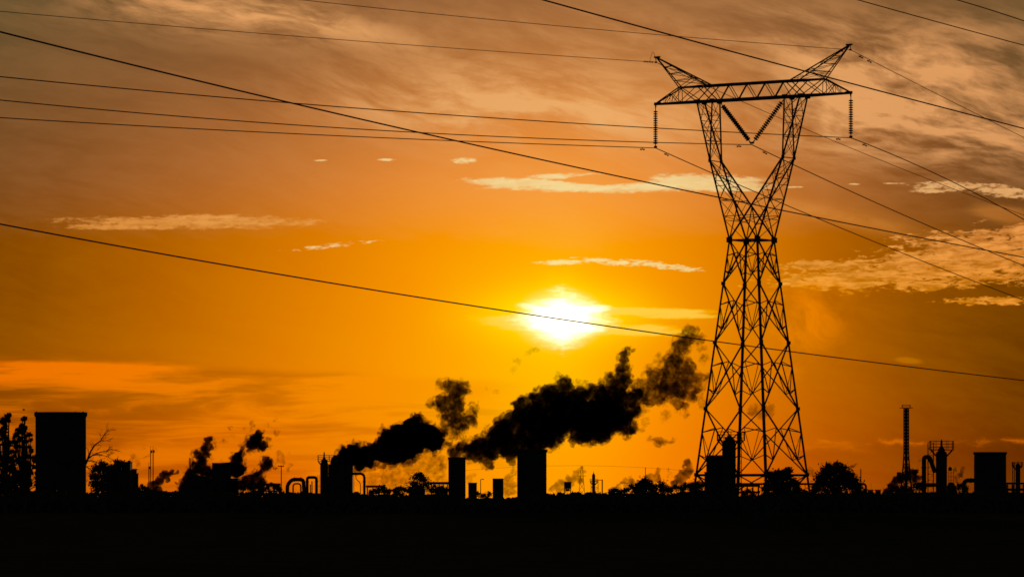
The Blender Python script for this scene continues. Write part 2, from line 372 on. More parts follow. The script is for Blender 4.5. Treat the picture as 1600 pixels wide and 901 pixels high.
# ------------------------------------------------------------------ transmission pylon
PX0, PY, TR = 25.0, 467.0, math.radians(-34)
def pylon():
    T = thing('transmission_pylon', (PX0, PY, 0), 'tall steel lattice transmission pylon with wide crossarm and two horn-like earth peaks', 'pylon', rz=TR)
    s = lambda py: (HZ - py) / F * PY + H
    ZW = s(375); ZK = s(249); ZB = s(155); ZT = s(130); ZP = s(80.5)
    half = lambda z: 1.70 + (ZW - z) * 0.1030
    C4 = [(-1, -1), (1, -1), (1, 1), (-1, 1)]
    node = lambda c, z: Vector((C4[c][0] * half(z), C4[c][1] * half(z), z))
    lev = [ZW, s(443), s(535), s(638), s(741), 0.25]
    for c in range(4):
        b = MB()
        for i in range(5): b.angle(node(c, lev[i]), node(c, lev[i + 1]), 0.20 + 0.012 * i, (0, 0, lev[i]))
        leg = b.build('leg', M_STEEL, T)
        for z in lev[:5]:
            g = MB(); g.box(node(c, z), (0.46, 0.46, 0.56) if z == ZW else (0.32, 0.32, 0.36)); g.build('gusset_plate', M_STEEL, leg)
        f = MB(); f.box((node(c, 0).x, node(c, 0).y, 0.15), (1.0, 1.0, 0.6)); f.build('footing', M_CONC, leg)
    for c in range(4):                                   # four faces of the body, X panels with redundant members
        d = (c + 1) % 4; b = MB()
        for i in range(5):
            a0, b0, a1, b1 = node(c, lev[i]), node(d, lev[i]), node(c, lev[i + 1]), node(d, lev[i + 1])
            w = 0.13
            b.angle(a0, b1, w); b.angle(b0, a1, w)
            if i < 4:
                for p0, p1, q0, q1 in ((a0, a1, b0, b1), (b0, b1, a0, a1)):
                    # leg at p, opposite leg at q; upper diagonal p0-q1, lower diagonal q0-p1
                    l1, l2 = p0.lerp(p1, 0.36), p0.lerp(p1, 0.70)
                    u1 = p0.lerp(q1, 0.29); v1 = p1.lerp(q0, 0.22)
                    b.angle(l1, u1, 0.09); b.angle(l2, v1, 0.09); b.angle(u1, v1, 0.09); b.angle(l1, v1, 0.08)
        b.angle(node(c, lev[0]), node(d, lev[0]), 0.15); b.angle(node(c, lev[4]), node(d, lev[4]), 0.24)
        b.build('face_bracing', M_STEEL, T)
    for z in (lev[0], lev[4]):
        b = MB(); b.angle(node(0, z), node(2, z), 0.08); b.angle(node(1, z), node(3, z), 0.08); b.build('diaphragm', M_STEEL, T)

    # forked head: two masts, each pinched to a knee
    hk = lambda z: 1.70 + (z - ZW) / (ZB - ZW) * (0.75 - 1.70)
    UO, UI, UK = 6.28, 4.40, 4.43
    for sgn in (-1, 1):
        root = None; chords = {}
        for v in (-1, 1):
            A = Vector((sgn * 1.70, v * 1.70, ZW)); Bx = Vector((-sgn * 1.70, v * 1.70, ZW))
            K = Vector((sgn * UK, v * hk(ZK), ZK)); O = Vector((sgn * UO, v * 0.75, ZB)); I = Vector((sgn * UI, v * 0.75, ZB))
            chords[v] = (A, Bx, K, O, I)
        b = MB()
        for v in (-1, 1):
            A, Bx, K, O, I = chords[v]; mid = Vector((0, 0, ZK))
            b.angle(A, K, 0.20, mid); b.angle(Bx, K, 0.19, mid); b.angle(K, O, 0.19, mid); b.angle(K, I, 0.17, mid)
        root = b.build('fork_mast', M_STEEL, T)
        r = MB()
        (A1, B1, K1, O1, I1), (A2, B2, K2, O2, I2) = chords[-1], chords[1]
        r.angle(K1, K2, 0.09)
        ts = [0.0, 0.34, 0.68, 1.0]
        for (P1, Q1, P2, Q2) in ((K1, O1, K2, O2), (K1, I1, K2, I2)):     # between front and rear plane above the knee
            for i in range(3):
                a, c = P1.lerp(Q1, ts[i]), P1.lerp(Q1, ts[i + 1]); e, g = P2.lerp(Q2, ts[i]), P2.lerp(Q2, ts[i + 1])
                r.angle(a, g, 0.065); r.angle(e, c, 0.065); r.angle(c, g, 0.06)
        for (K, O, I) in ((K1, O1, I1), (K2, O2, I2)):                   # inside each plane above the knee
            tt = [0.34, 0.56, 0.78, 1.0]
            for i, t in enumerate(tt):
                r.angle(K.lerp(O, t), K.lerp(I, t), 0.06)
                if i < 3:
                    a, c = (O, I) if i % 2 else (I, O); r.angle(K.lerp(a, t), K.lerp(c, tt[i + 1]), 0.06)
        for (A, Bx, K) in ((A1, B1, K1), (A2, B2, K2)):                  # below the knee: triangle between outer and inner leg
            t4 = [0.86, 0.68, 0.50, 0.30]
            for i, t in enumerate(t4):
                o_, i_ = A.lerp(K, t), Bx.lerp(K, max(t, 0.30))
                r.angle(o_, i_, 0.07)
                nx = t4[i + 1] if i < 3 else 0.0
                if i < 3: r.angle(i_, A.lerp(K, nx), 0.065)
            r.angle(A.lerp(K, 0.30), Bx.lerp(K, 0.20), 0.065)
            r.angle(A.lerp(K, 0.0), Bx.lerp(K, 0.42), 0.085)
        for (P1, Q1, P2, Q2, n) in ((A1, K1, A2, K2, 4), (B1.lerp(K1, 0.42), K1, B2.lerp(K2, 0.42), K2, 3)):
            for i in range(n):
                a, c = P1.lerp(Q1, i / n), P1.lerp(Q1, (i + 1) / n); e, g = P2.lerp(Q2, i / n), P2.lerp(Q2, (i + 1) / n)
                r.angle(a, g, 0.07); r.angle(e, c, 0.07); r.angle(c, g, 0.065)
        r.build('mast_bracing', M_STEEL, root)
        for p in (O1, O2, I1, I2, K1, K2):
            g = MB(); g.box(p, (0.24, 0.24, 0.36) if p in (K1, K2) else (0.46, 0.36, 0.44)); g.build('gusset_plate', M_STEEL, root)

    # crossarm truss
    TIP, TOPU = 11.85, 8.75
    b = MB()
    def sec(u):                                          # half depth of the truss at u
        a = abs(u); return 0.75 if a < UO else max(0.05, 0.75 * (TIP - a) / (TIP - UO))
    tops = lambda u: 0.75 if abs(u) < UO - 0.3 else 0.75 - (abs(u) - UO + 0.3) / (TOPU - UO + 0.3) * 0.42
    for v in (-1, 1):
        b.angle((-UO, v * 0.75, ZB), (UO, v * 0.75, ZB), 0.23, (0, 0, ZT)); b.angle((-UO, v * 0.75, ZT), (UO, v * 0.75, ZT), 0.18, (0, 0, ZB))
        for sg in (-1, 1):
            b.angle((sg * UO, v * 0.75, ZB), (sg * TIP, v * 0.06, ZB), 0.22, (0, 0, ZT))
            b.angle((sg * UO, v * 0.75, ZT), (sg * TOPU, v * 0.33, ZT), 0.13, (0, 0, ZB))
            b.angle((sg * TOPU, v * 0.33, ZT), (sg * TIP, v * 0.06, ZB + 0.1), 0.14, (0, 0, ZB))
    for sg in (-1, 1):
        b.box((sg * (TIP - 0.25), 0, ZB + 0.08), (0.8, 0.16, 0.30)); b.box((sg * (TIP - 0.02), 0, ZB - 0.1), (0.12, 0.12, 0.34))
    arm = b.build('crossarm', M_STEEL, T)
    b = MB(); nw = 8; us = [-UI + 2 * UI * i / nw for i in range(nw + 1)]
    for v in (-1, 1):
        for i in range(nw):
            z0, z1 = (ZB, ZT) if (i + (v > 0)) % 2 else (ZT, ZB)
            b.angle((us[i], v * 0.75, z0), (us[i + 1], v * 0.75, z1), 0.085)
        for sg in (-1, 1):
            b.angle((sg * UI, v * 0.75, ZB), (sg * UO, v * 0.75, ZT), 0.09); b.angle((sg * UO, v * 0.75, ZB), (sg * UI, v * 0.75, ZT), 0.09)
            b.angle((sg * UO, v * 0.75, ZB), (sg * TOPU, v * tops(TOPU), ZT), 0.08)
            b.angle((sg * UO, v * 0.75, ZT), (sg * TOPU, v * sec(TOPU), ZB), 0.08)
            b.angle((sg * TOPU, v * tops(TOPU), ZT), (sg * TOPU, v * sec(TOPU), ZB), 0.08)
            um = 9.9; zt = ZT + (ZB + 0.1 - ZT) * (um - TOPU) / (TIP - TOPU)
            b.angle((sg * um, v * 0.22, zt), (sg * um, v * sec(um), ZB), 0.06); b.angle((sg * TOPU, v * 0.33, ZT), (sg * um, v * sec(um), ZB), 0.06)
            b.angle((sg * TOPU, v * sec(TOPU), ZB), (sg * um, v * 0.22, zt), 0.06)
            um2 = 10.7; zt2 = ZT + (ZB + 0.1 - ZT) * (um2 - TOPU) / (TIP - TOPU)
            b.angle((sg * um2, v * 0.14, zt2), (sg * um2, v * sec(um2), ZB), 0.05); b.angle((sg * um2, v * sec(um2), ZB), (sg * um, v * 0.22, zt), 0.05)
    allu = [-TOPU, -UO] + us + [UO, TOPU]
    for i, u in enumerate(allu):
        b.angle((u, -sec(u), ZB), (u, sec(u), ZB), 0.06); b.angle((u, -tops(u), ZT), (u, tops(u), ZT), 0.06)
        if i < len(allu) - 1:
            k = 1 if i % 2 else -1; u2 = allu[i + 1]
            b.angle((u, -k * sec(u), ZB), (u2, k * sec(u2), ZB), 0.055); b.angle((u, k * tops(u), ZT), (u2, -k * tops(u2), ZT), 0.055)
    b.build('truss_bracing', M_STEEL, arm)

    for sg in (-1, 1):                                   # earth-wire peaks
        b = MB(); tip = Vector((sg * 11.7, 0, ZP)); IU = 5.0
        for v in (-1, 1):
            b.angle(tip + Vector((0, v * 0.05, 0)), (sg * TOPU, v * 0.33, ZT), 0.12); b.angle(tip + Vector((0, v * 0.05, 0.03)), (sg * IU, v * 0.75, ZT), 0.14)
        b.box(tip + Vector((sg * -0.05, 0, 0.04)), (0.7, 0.2, 0.16)); b.box(tip + Vector((sg * 0.1, 0, -0.2)), (0.06, 0.06, 0.5)); b.box(tip + Vector((sg * 0.1, 0, -0.5)), (0.26, 0.1, 0.16))
        pk = b.build('earth_peak', M_STEEL, T)
        r = MB()
        q = lambda v, t: tip.lerp(Vector((sg * TOPU, v * 0.33, ZT)), t)
        w = lambda v, t: tip.lerp(Vector((sg * IU, v * 0.75, ZT)), t)
        for v in (-1, 1):
            for t in (0.32, 0.55, 0.78): r.angle(q(v, t), w(v, t * 0.92), 0.055)
            r.angle(q(v, 0.32), w(v, 0.51), 0.055); r.angle(q(v, 0.55), w(v, 0.72), 0.055); r.angle(q(v, 0.78), w(v, 0.96), 0.055); r.angle(q(v, 1.0), w(v, 0.72), 0.055)
        for t in (0.4, 0.65, 0.85):
            r.angle(w(-1, t), w(1, t), 0.05); r.angle(q(-1, t), q(1, t), 0.05); r.angle(w(-1, t), w(1, min(1, t + 0.2)), 0.05)
        r.build('peak_bracing', M_STEEL, pk)
    if True:                                             # arching bond wire on the far peak
        b = MB(); tip = Vector((-11.7, 0, ZP)); b.tube([tip + Vector((-0.1 - 0.75 * t, 0.0, -0.35 + 0.95 * math.sin(t * math.pi))) for t in [i / 10 for i in range(11)]], 0.022, 5)
        b.build('bond_wire', M_CABLE, T)
    M = T.matrix_basis
    W = lambda u, v, z: Vector((PX0, PY, 0)) + Vector((u * math.cos(TR) - v * math.sin(TR), u * math.sin(TR) + v * math.cos(TR), z))
    return W, ZB, ZP, TIP
W, ZB, ZP, TIP = pylon()

# ------------------------------------------------------------------ insulator strings hanging from the crossarm
disc_mesh = None
def insulator(top, bot, n, label, rad=0.24):
    global disc_mesh
    top, bot = Vector(top), Vector(bot); d = bot - top; L = d.length
    T = thing('insulator_string', top, label, 'insulator', 'insulator strings under the pylon crossarm')
    T.rotation_euler = d.to_track_quat('-Z', 'Y').to_euler()
    b = MB(); b.tube([(0, 0, 0), (0, 0, -L)], 0.045, 6); b.build('rod', M_STEEL, T)
    if disc_mesh is None:
        q = MB(); q.lathe([(0.06, 0.09), (0.1, 0.08), (0.21, 0.01), (0.205, -0.05), (0.11, -0.05), (0.07, -0.10)], 14); o = q.build('disc', M_GLASS, T, True); disc_mesh = o.data; first = o
    else: first = None
    for i in range(n):
        o = first if (i == 0 and first) else bpy.data.objects.new('disc', disc_mesh)
        if not (i == 0 and first): COL.objects.link(o); o.parent = T
        o.location = (0, 0, -L * (0.13 + 0.78 * i / (n - 1))); o.scale = (rad / 0.21,) * 2 + (1.0,)
    b = MB(); b.box((0, 0, -L), (0.34, 0.12, 0.2)); b.box((0, 0, -L + 0.2), (0.1, 0.08, 0.3)); b.build('clamp', M_STEEL, T); b = MB(); b.box((0, 0, -0.1), (0.1, 0.1, 0.3)); b.build('shackle', M_STEEL, T)
ZI = 4.25
pl = W(-TIP, 0, ZB - 0.2); prt = W(TIP, 0, ZB - 0.2); pv = W(0, 0, (HZ - 224) / F * PY + H)
insulator(pl, pl - Vector((0, 0, ZI)), 15, 'vertical disc insulator string under the far tip of the crossarm, above the smoke')
insulator(prt, prt - Vector((0, 0, ZI)), 15, 'vertical disc insulator string under the near crossarm tip, beyond the V shaped pair')
insulator(W(-4.0, 0, ZB), pv + Vector((-0.1, 0.07, 0.05)), 19, 'slanting insulator string of the V inside the fork, falling towards the right', 0.265)
insulator(W(4.05, 0, ZB), pv + Vector((0.1, -0.07, 0.05)), 19, 'slanting insulator string of the V inside the fork, falling towards the left', 0.265)

# ------------------------------------------------------------------ overhead wires
def quad(pts):
    (x0, y0), (x1, y1), (x2, y2) = pts
    return lambda x: y0 * (x - x1) * (x - x2) / ((x0 - x1) * (x0 - x2)) + y1 * (x - x0) * (x - x2) / ((x1 - x0) * (x1 - x2)) + y2 * (x - x0) * (x - x1) / ((x2 - x0) * (x2 - x1))
DIRV = Vector((-math.sin(TR), math.cos(TR), 0))          # line direction, away and to the right
def span(att, sign, pts, tmax, n=46):
    """catenary-like span from the clamp along the line; returns world points"""
    f = quad(pts); out = []
    for i in range(n + 1):
        t = tmax * i / n; p = Vector((att.x, att.y, 0)) + DIRV * (sign * t)
        px = 800 + F * p.x / p.y; p.z = H + (HZ - f(px)) / F * p.y; out.append(p)
    return out
def px_of(p): return (800 + F * p.x / p.y, HZ - F * (p.z - H) / p.y)
def damper(b, p, d):
    d = d.normalized(); b.beam(p, p - Vector((0, 0, 0.16)), 0.07)
    c = p - Vector((0, 0, 0.2)); b.tube([c - d * 0.28, c + d * 0.28], 0.03, 6)
    b.tube([c - d * 0.38, c - d * 0.18], 0.075, 8); b.tube([c + d * 0.18, c + d * 0.38], 0.075, 8)
def run_on(pts, dist, n=14, fade=0.75):
    """carry a span on past the last fitted point, its slope easing as the sag levels out"""
    out = list(pts); st = dist / n
    d = pts[-1] - pts[-2]; d /= Vector((d.x, d.y)).length
    for i in range(n):
        out.append(out[-1] + Vector((d.x, d.y, d.z * fade ** i if abs(d.z) > 0 else 0)) * st)
    return out
def conductor(att, lpts, rpts, r, label, damp_l=(), damp_r=(), name='conductor_wire', tl=140, tr=85, spiral=()):
    ap = px_of(att)
    L = span(att, -1, [ap] + lpts, tl); R = span(att, 1, [ap] + rpts, tr)
    pts = run_on(L, 60)[::-1] + run_on(R, 160)[1:]
    b = MB(); b.tube(pts, r, 6); o = b.build(name, M_CABLE); tag(o, label, 'wire', 'wires strung over the pylon')
    for lst, P in ((damp_l, L), (damp_r, R)):
        for dist in lst:
            acc = 0.0
            for a, c in zip(P, P[1:]):
                l = (c - a).length
                if acc + l >= dist:
                    q = MB(); damper(q, a.lerp(c, (dist - acc) / l), c - a); q.build('vibration_damper', M_STEEL, o); break
                acc += l
    if spiral:
        d = (L[1] - L[0]).normalized()
        for k in spiral:
            a = L[0] + d * k; q = MB(); q.tube([a + d * (t * 0.05) + Vector((0, 0, 0.09 * math.cos(t * 1.1))) + Vector((0, 0.09 * math.sin(t * 1.1), 0)) for t in range(9)], 0.03, 5); q.build('spiral_damper', M_STEEL, o)
cl = pl - Vector((0, 0, ZI + 0.12)); cr = prt - Vector((0, 0, ZI + 0.12)); cv = pv - Vector((0, 0, 0.15))
conductor(cl, [(500, 211), (0, 184)], [(1225, 319), (1545, 448)], 0.047, 'conductor wire clamped beneath the far vertical insulator string, lowest of three nearly level wires', (2.6,), (2.2,))
conductor(cv, [(800, 214.5), (0, 156.5)], [(1312, 291), (1600, 415)], 0.047, 'conductor wire held by the V shaped insulator pair between the pylon masts', (2.6,), (2.7,))
conductor(cr, [(800, 186.5), (0, 120)], [(1450, 266), (1600, 343)], 0.047, 'conductor wire clamped beneath the near vertical insulator string, crossing behind both masts', (2.6,), (2.9,))
gl = W(-11.8, 0, ZP - 0.5); gr = W(11.8, 0, ZP - 0.5)
conductor(gl, [(400, 52), (0, 18)], [(1252, 199), (1500, 299)], 0.030, 'thin earth wire from the tip of the far horn, with a bundle of spiral dampers', (), (), 'earth_wire', spiral=(0.5, 1.0, 1.5, 2.0))
conductor(gr, [(800, 34), (470, 0)], [(1450, 140), (1600, 215)], 0.030, 'thin earth wire from the tip of the near, highest horn of the pylon', (2.0,), (2.2, 4.0), 'earth_wire')

def free_wire(p0, p1, ys, r, label, n=60):
    (x0, Y0), (x1, Y1) = p0, p1; f = quad(ys); A = at(x0, 0, Y0); B = at(x1, 0, Y1); pts = []
    for i in range(n + 1):
        t = i / n; p = A.lerp(B, t); px = 800 + F * p.x / p.y; p.z = H + (HZ - f(px)) / F * p.y; pts.append(p)
    pts = run_on(pts, 190); pts = run_on(pts[::-1], 60)[::-1]
    b = MB(); b.tube(pts, r, 6); o = b.build('power_cable', M_CABLE); tag(o, label, 'wire', 'cables of the nearer power line')
free_wire((-60, 236), (1700, 470), [(0, 50), (800, 239.5), (1600, 402)], 0.050, 'black cable running from the upper left down across the pylon waist')
free_wire((-60, 250), (1700, 430), [(0, 350), (800, 487), (1600, 594)], 0.046, 'lowest black cable, passing in front of the glowing sun')
free_wire((760, 262), (1700, 380), [(848, 0), (1243, 107.5), (1600, 201)], 0.050, 'black cable crossing just above the crossarm and through the near horn')
free_wire((1250, 290), (1700, 330), [(1340, 0), (1470, 36), (1600, 71)], 0.034, 'slim cable sloping over the upper right cloud, above the near horn')
free_wire((1420, 290), (1700, 320), [(1495, 0), (1548, 16), (1600, 33)], 0.034, 'short slim cable cutting the top right corner of the sky')

# ------------------------------------------------------------------ vegetation
def leaves(b, c, r, n, size, squash=0.8):
    for _ in range(n):
        q = Vector((random.gauss(0, 0.5), random.gauss(0, 0.5), random.gauss(0, 0.5))); p = Vector(c) + Vector((q.x * r, q.y * r, q.z * r * squash))
        a = Vector((random.gauss(0, 1), random.gauss(0, 1), random.gauss(0, 1))).normalized(); t = a.cross(Vector((random.random(), random.random(), random.random() + 0.1))).normalized()
        l = size * random.uniform(0.6, 1.4); w = l * 0.45
        o = len(b.v); b.v += [tuple(p - a * l), tuple(p + t * w), tuple(p + a * l), tuple(p - t * w)]; b.f.append((o, o + 1, o + 2, o + 3))
def tree(px, Y, clumps, label, size=0.28, dens=26, name='leafy_tree', squash=0.85, group=None, trunk=0.22, cat='tree'):
    """clumps: (px, py, r_px); limbs are grown from the trunk to every clump"""
    s = Site(px, Y); T = thing(name, s.base, label, cat, group); tb = MB(); cb = MB()
    ztop = min(c[1] for c in clumps); zl = max(c[1] for c in clumps)
    fork = s.p(px, min(zl + 6, 776)); tb.tube([(0, 0, -0.2), fork * 0.5 + Vector((random.uniform(-.2, .2), 0, 0)), fork], [trunk * 1.3, trunk, trunk * 0.85], 8)
    for (cx, cy, r) in clumps:
        c = s.p(cx, cy, random.uniform(-1, 1) * r * s.m * 1.2); R = r * s.m
        mid = fork.lerp(c, 0.5) + Vector((random.uniform(-.3, .3), random.uniform(-.3, .3), random.uniform(-.1, .3)))
        tb.tube([fork, mid, c], [trunk * 0.6, trunk * 0.35, trunk * 0.12], 6)
        k = 7
        for _ in range(k):
            d = Vector((random.gauss(0, 1), random.gauss(0, 1), random.gauss(0, 0.8))).normalized() * R * random.uniform(0.45, 0.95)
            tb.tube([c.lerp(mid, 0.2), c + d], [trunk * 0.1, trunk * 0.03], 4)
            leaves(cb, c + d, R * random.uniform(0.42, 0.75), max(8, int(dens * 1.1)), size, squash)
        leaves(cb, c, R * 1.2, int(dens * 3.2), size, squash)
    tb.build('trunk', M_BARK, T); cb.build('crown', M_LEAF, T)
    return T
def ragged(seed, prof, n):
    """small clumps scattered inside an uneven envelope given as (py, x0, x1)"""
    rnd = random.Random(seed); out = []
    for _ in range(n):
        y = prof[0][0] + (prof[-1][0] - prof[0][0]) * rnd.random() ** 0.8
        for (ya, a0, a1), (yb, b0, b1) in zip(prof, prof[1:]):
            if ya <= y <= yb:
                t = (y - ya) / (yb - ya); x0, x1 = a0 + (b0 - a0) * t, a1 + (b1 - a1) * t
                out.append((rnd.uniform(x0, x1), y, rnd.uniform(1.0, 3.4) * (0.8 + 0.5 * (y - prof[0][0]) / 110)))
    return out
tree(8, 600, ragged(4, [(646, 8, 16), (658, 0, 15), (672, 2, 12), (690, -8, 15), (712, -10, 21), (740, -12, 26), (766, -14, 28)], 95) + [(12, 649, 3.5), (5, 655, 4)],
     'slim ragged tree cut by the picture edge, across a pale gap from the bushy tree', 0.24, 9)
tree(40, 605, ragged(9, [(651, 35, 39), (664, 31, 43), (676, 23, 46), (694, 19, 51), (716, 14, 57), (740, 8, 60), (766, 6, 62)], 115) + [(37, 654, 2.5)],
     'bushy tree with a pointed top leaning against the flat-topped tower', 0.24, 9)
tree(162, 640, [(152, 731, 7), (160, 727, 7), (168, 733, 8), (150, 745, 9), (164, 745, 10), (176, 738, 8), (180, 728, 8), (190, 726, 7), (148, 758, 9), (160, 760, 9)], 'dense rounded tree below the bare branches, beside the pipe unit', 0.22, 34)
tree(655, 760, [(655, 741, 5), (650, 746, 6), (660, 748, 6), (645, 756, 7), (656, 757, 8), (668, 756, 7), (640, 765, 6), (676, 764, 7), (657, 767, 8)], 'spiky bush standing in the bright steam before the chimney', 0.2, 26, 'bush', cat='bush')
tree(594, 770, [(590, 766, 5), (598, 764, 6), (606, 768, 5), (582, 769, 5)], 'low bush under the big black plume, right of the bent pipe', 0.2, 26, 'bush', cat='bush', trunk=0.1)
tree(1305, 640, [(1295, 735, 10), (1306, 731, 9), (1316, 735, 9), (1286, 742, 10), (1300, 745, 13), (1318, 746, 12), (1328, 745, 9), (1280, 752, 10), (1295, 757, 13), (1312, 758, 13), (1328, 757, 11), (1335, 752, 8), (1275, 763, 9), (1338, 764, 8)],
     'broad round tree on the horizon between pylon and slim lattice tower', 0.22, 48, squash=0.9)
tree(1215, 620, [(1203, 742, 6), (1211, 741, 6), (1219, 742, 7), (1228, 741, 6), (1232, 735, 5), (1206, 752, 9), (1219, 753, 10), (1233, 751, 9), (1241, 755, 7), (1200, 762, 8), (1214, 764, 9), (1230, 764, 9), (1244, 764, 7)],
     'flat-topped tree under the pylon, inside its right-hand leg', 0.22, 42)
tree(1088, 610, [(1080, 760, 6), (1088, 756, 6), (1095, 758, 6), (1084, 766, 7), (1094, 767, 7)], 'small bush at the foot of the pylon leg nearest the smoke', 0.18, 30, 'bush', cat='bush', trunk=0.1)
tree(1008, 700, [(1000, 758, 7), (1008, 755, 8), (1014, 758, 7), (996, 765, 7), (1006, 766, 8), (1020, 764, 8), (1034, 760, 8), (1040, 766, 7)], 'dark bush around the foot of the slim bare pole', 0.2, 36, 'bush', cat='bush', trunk=0.12)
tree(1392, 720, [(1400, 765, 7), (1410, 763, 7), (1422, 766, 7), (1392, 769, 6)], 'scrubby bush at the foot of the slim lattice tower', 0.2, 30, 'bush', cat='bush', trunk=0.1)

for (px, Y, cl, lab) in (
    (222, 700, [(217, 764, 4), (223, 760, 4), (229, 764, 4)], 'small bush between the narrow shaft and the thin masts'),
    (390, 720, [(378, 763, 5), (386, 760, 5), (394, 762, 5), (402, 759, 4), (409, 763, 5)], 'low bush row under the low black smoke puff'),
    (424, 715, [(418, 762, 4), (425, 757, 4), (431, 761, 5), (437, 764, 4)], 'knobbly bush at the foot of the T-topped utility pole'),
    (625, 730, [(617, 767, 4), (624, 763, 5), (631, 766, 4)], 'small bush in the steam between low bush and spiky bush'),
    (690, 735, [(683, 764, 4), (689, 762, 4), (695, 766, 4)], 'small bush tucked against the short wide chimney'),
    (962, 705, [(955, 769, 4), (962, 765, 4), (970, 768, 4), (977, 766, 3)], 'flat bush under the short stubby smoke puff'),
    (985, 690, [(980, 764, 4), (987, 760, 5), (993, 764, 5)], 'rounded bush under the tiny round smoke puff'),
    (1060, 680, [(1048, 765, 5), (1056, 761, 5), (1064, 763, 6), (1071, 759, 5)], 'leafy bush in front of the leaning smoke bank'),
    (1170, 640, [(1163, 770, 4), (1170, 767, 4), (1177, 771, 4)], 'low bush in the middle of the pylon base'),
    (1352, 680, [(1346, 768, 3), (1352, 766, 3)], 'tiny bush at the elbow of the long level pipe'),
    (1500, 690, [(1492, 762, 5), (1500, 759, 5), (1508, 763, 5)], 'bush between the side tank and the squat flat-topped tower'),
    (1437, 690, [(1430, 760, 5), (1436, 756, 4), (1442, 762, 5)], 'bush at the foot of the thick hooked duct'),
    (748, 760, [(738, 773, 4), (746, 771, 4), (755, 774, 4), (764, 772, 4)], 'lowest bush, in the gap between the two chimneys')):
    tree(px, Y, cl, lab, 0.17, 22, 'bush', cat='bush', trunk=0.08, group='bushes along the plant boundary')

def bare_tree():
    Y = 650; s = Site(127, Y); T = thing('bare_tree', s.base, 'leafless tree reaching out from behind the big flat-topped block', 'tree')
    b = MB()
    def limb(pts, r0, r1, twigs):
        P = [s.p(x, y, random.uniform(-0.5, 0.5)) for x, y in pts]; n = len(P); b.tube(P, [r0 + (r1 - r0) * i / (n - 1) for i in range(n)], 6)
        for _ in range(twigs):
            i = random.randrange(0, n - 1); a = P[i].lerp(P[i + 1], random.random()); d = (P[i + 1] - P[i]).normalized()
            ang = random.choice((-1, 1)) * random.uniform(0.35, 0.9); L = random.uniform(0.5, 1.5)
            e = Vector((d.x * math.cos(ang) - d.z * math.sin(ang), random.uniform(-0.4, 0.4), d.x * math.sin(ang) + d.z * math.cos(ang))) * L
            m = a + e * 0.5 + Vector((0.05, 0, 0.06)); b.tube([a, m, a + e], [r1 * 0.9, r1 * 0.7, r1 * 0.35], 4)
            for _ in range(2):
                e2 = e * 0.5 + Vector((random.uniform(-.4, .4), 0, random.uniform(-.2, .5))); b.tube([m, m + e2], [r1 * 0.55, r1 * 0.3], 4)
    limb([(127, 798), (129, 760), (132, 730), (136, 718)], 0.30, 0.14, 0)
    limb([(134, 724), (142, 704), (148, 695), (157, 688), (162, 680), (170, 672)], 0.15, 0.035, 7)
    limb([(157, 688), (164, 676), (168, 670)], 0.05, 0.025, 4)
    limb([(157, 688), (166, 688), (173, 689)], 0.045, 0.025, 4)
    limb([(136, 718), (146, 710), (156, 706), (166, 704), (176, 700)], 0.13, 0.035, 12)
    limb([(150, 709), (160, 711), (170, 713)], 0.07, 0.03, 8)
    limb([(136, 720), (144, 719), (152, 722), (158, 727)], 0.10, 0.03, 10)
    limb([(134, 728), (141, 732), (147, 736)], 0.09, 0.03, 8)
    limb([(136, 718), (139, 708), (138, 700)], 0.06, 0.025, 5)
    b.build('trunk', M_BARK, T)
bare_tree()

def scrub():
    prof = [(-60, 768), (0, 766), (140, 769), (200, 765), (300, 768), (440, 768), (540, 772), (575, 773), (600, 771), (640, 772), (698, 772), (726, 778), (806, 778), (812, 772), (860, 771),
            (950, 771), (962, 769), (1040, 771), (1075, 768), (1100, 768), (1150, 774), (1186, 774), (1196, 768), (1250, 768), (1270, 769), (1340, 769), (1370, 769), (1400, 768), (1600, 769), (1660, 769)]
    def top(px):
        for (a, ya), (c, yc) in zip(prof, prof[1:]):
            if a <= px <= c: return ya + (yc - ya) * (px - a) / (c - a)
        return 769
    b = MB()
    for _ in range(52000):
        px = random.uniform(-60, 1660); Y = random.uniform(690, 735)
        t = top(px) + 1.0 - 6.5 * max(0.0, mn.noise((px * 0.07, 0.5, 2.0))) + 2.0 * mn.noise((px * 0.17, Y * 0.05, 2.0)) + 1.6 * mn.noise((px * 0.6, Y * 0.1, 7.0))
        zt = (HZ - t) / F * 700 + H; z = zt * random.random() ** 0.8
        p = Vector(((px - 800) / F * Y, Y, z)); l = random.uniform(0.2, 0.5) * (1.5 if z < zt * 0.7 else 0.8)
        a = Vector((random.gauss(0, 1), random.gauss(0, 1), random.gauss(0, 1))).normalized(); q = a.cross(Vector((0.3, 0.9, 0.2))).normalized(); w = l * 0.5
        o = len(b.v); b.v += [tuple(p - a * l), tuple(p + q * w), tuple(p + a * l), tuple(p - q * w)]; b.f.append((o, o + 1, o + 2, o + 3))
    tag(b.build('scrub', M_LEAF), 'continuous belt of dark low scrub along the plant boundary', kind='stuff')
scrub()

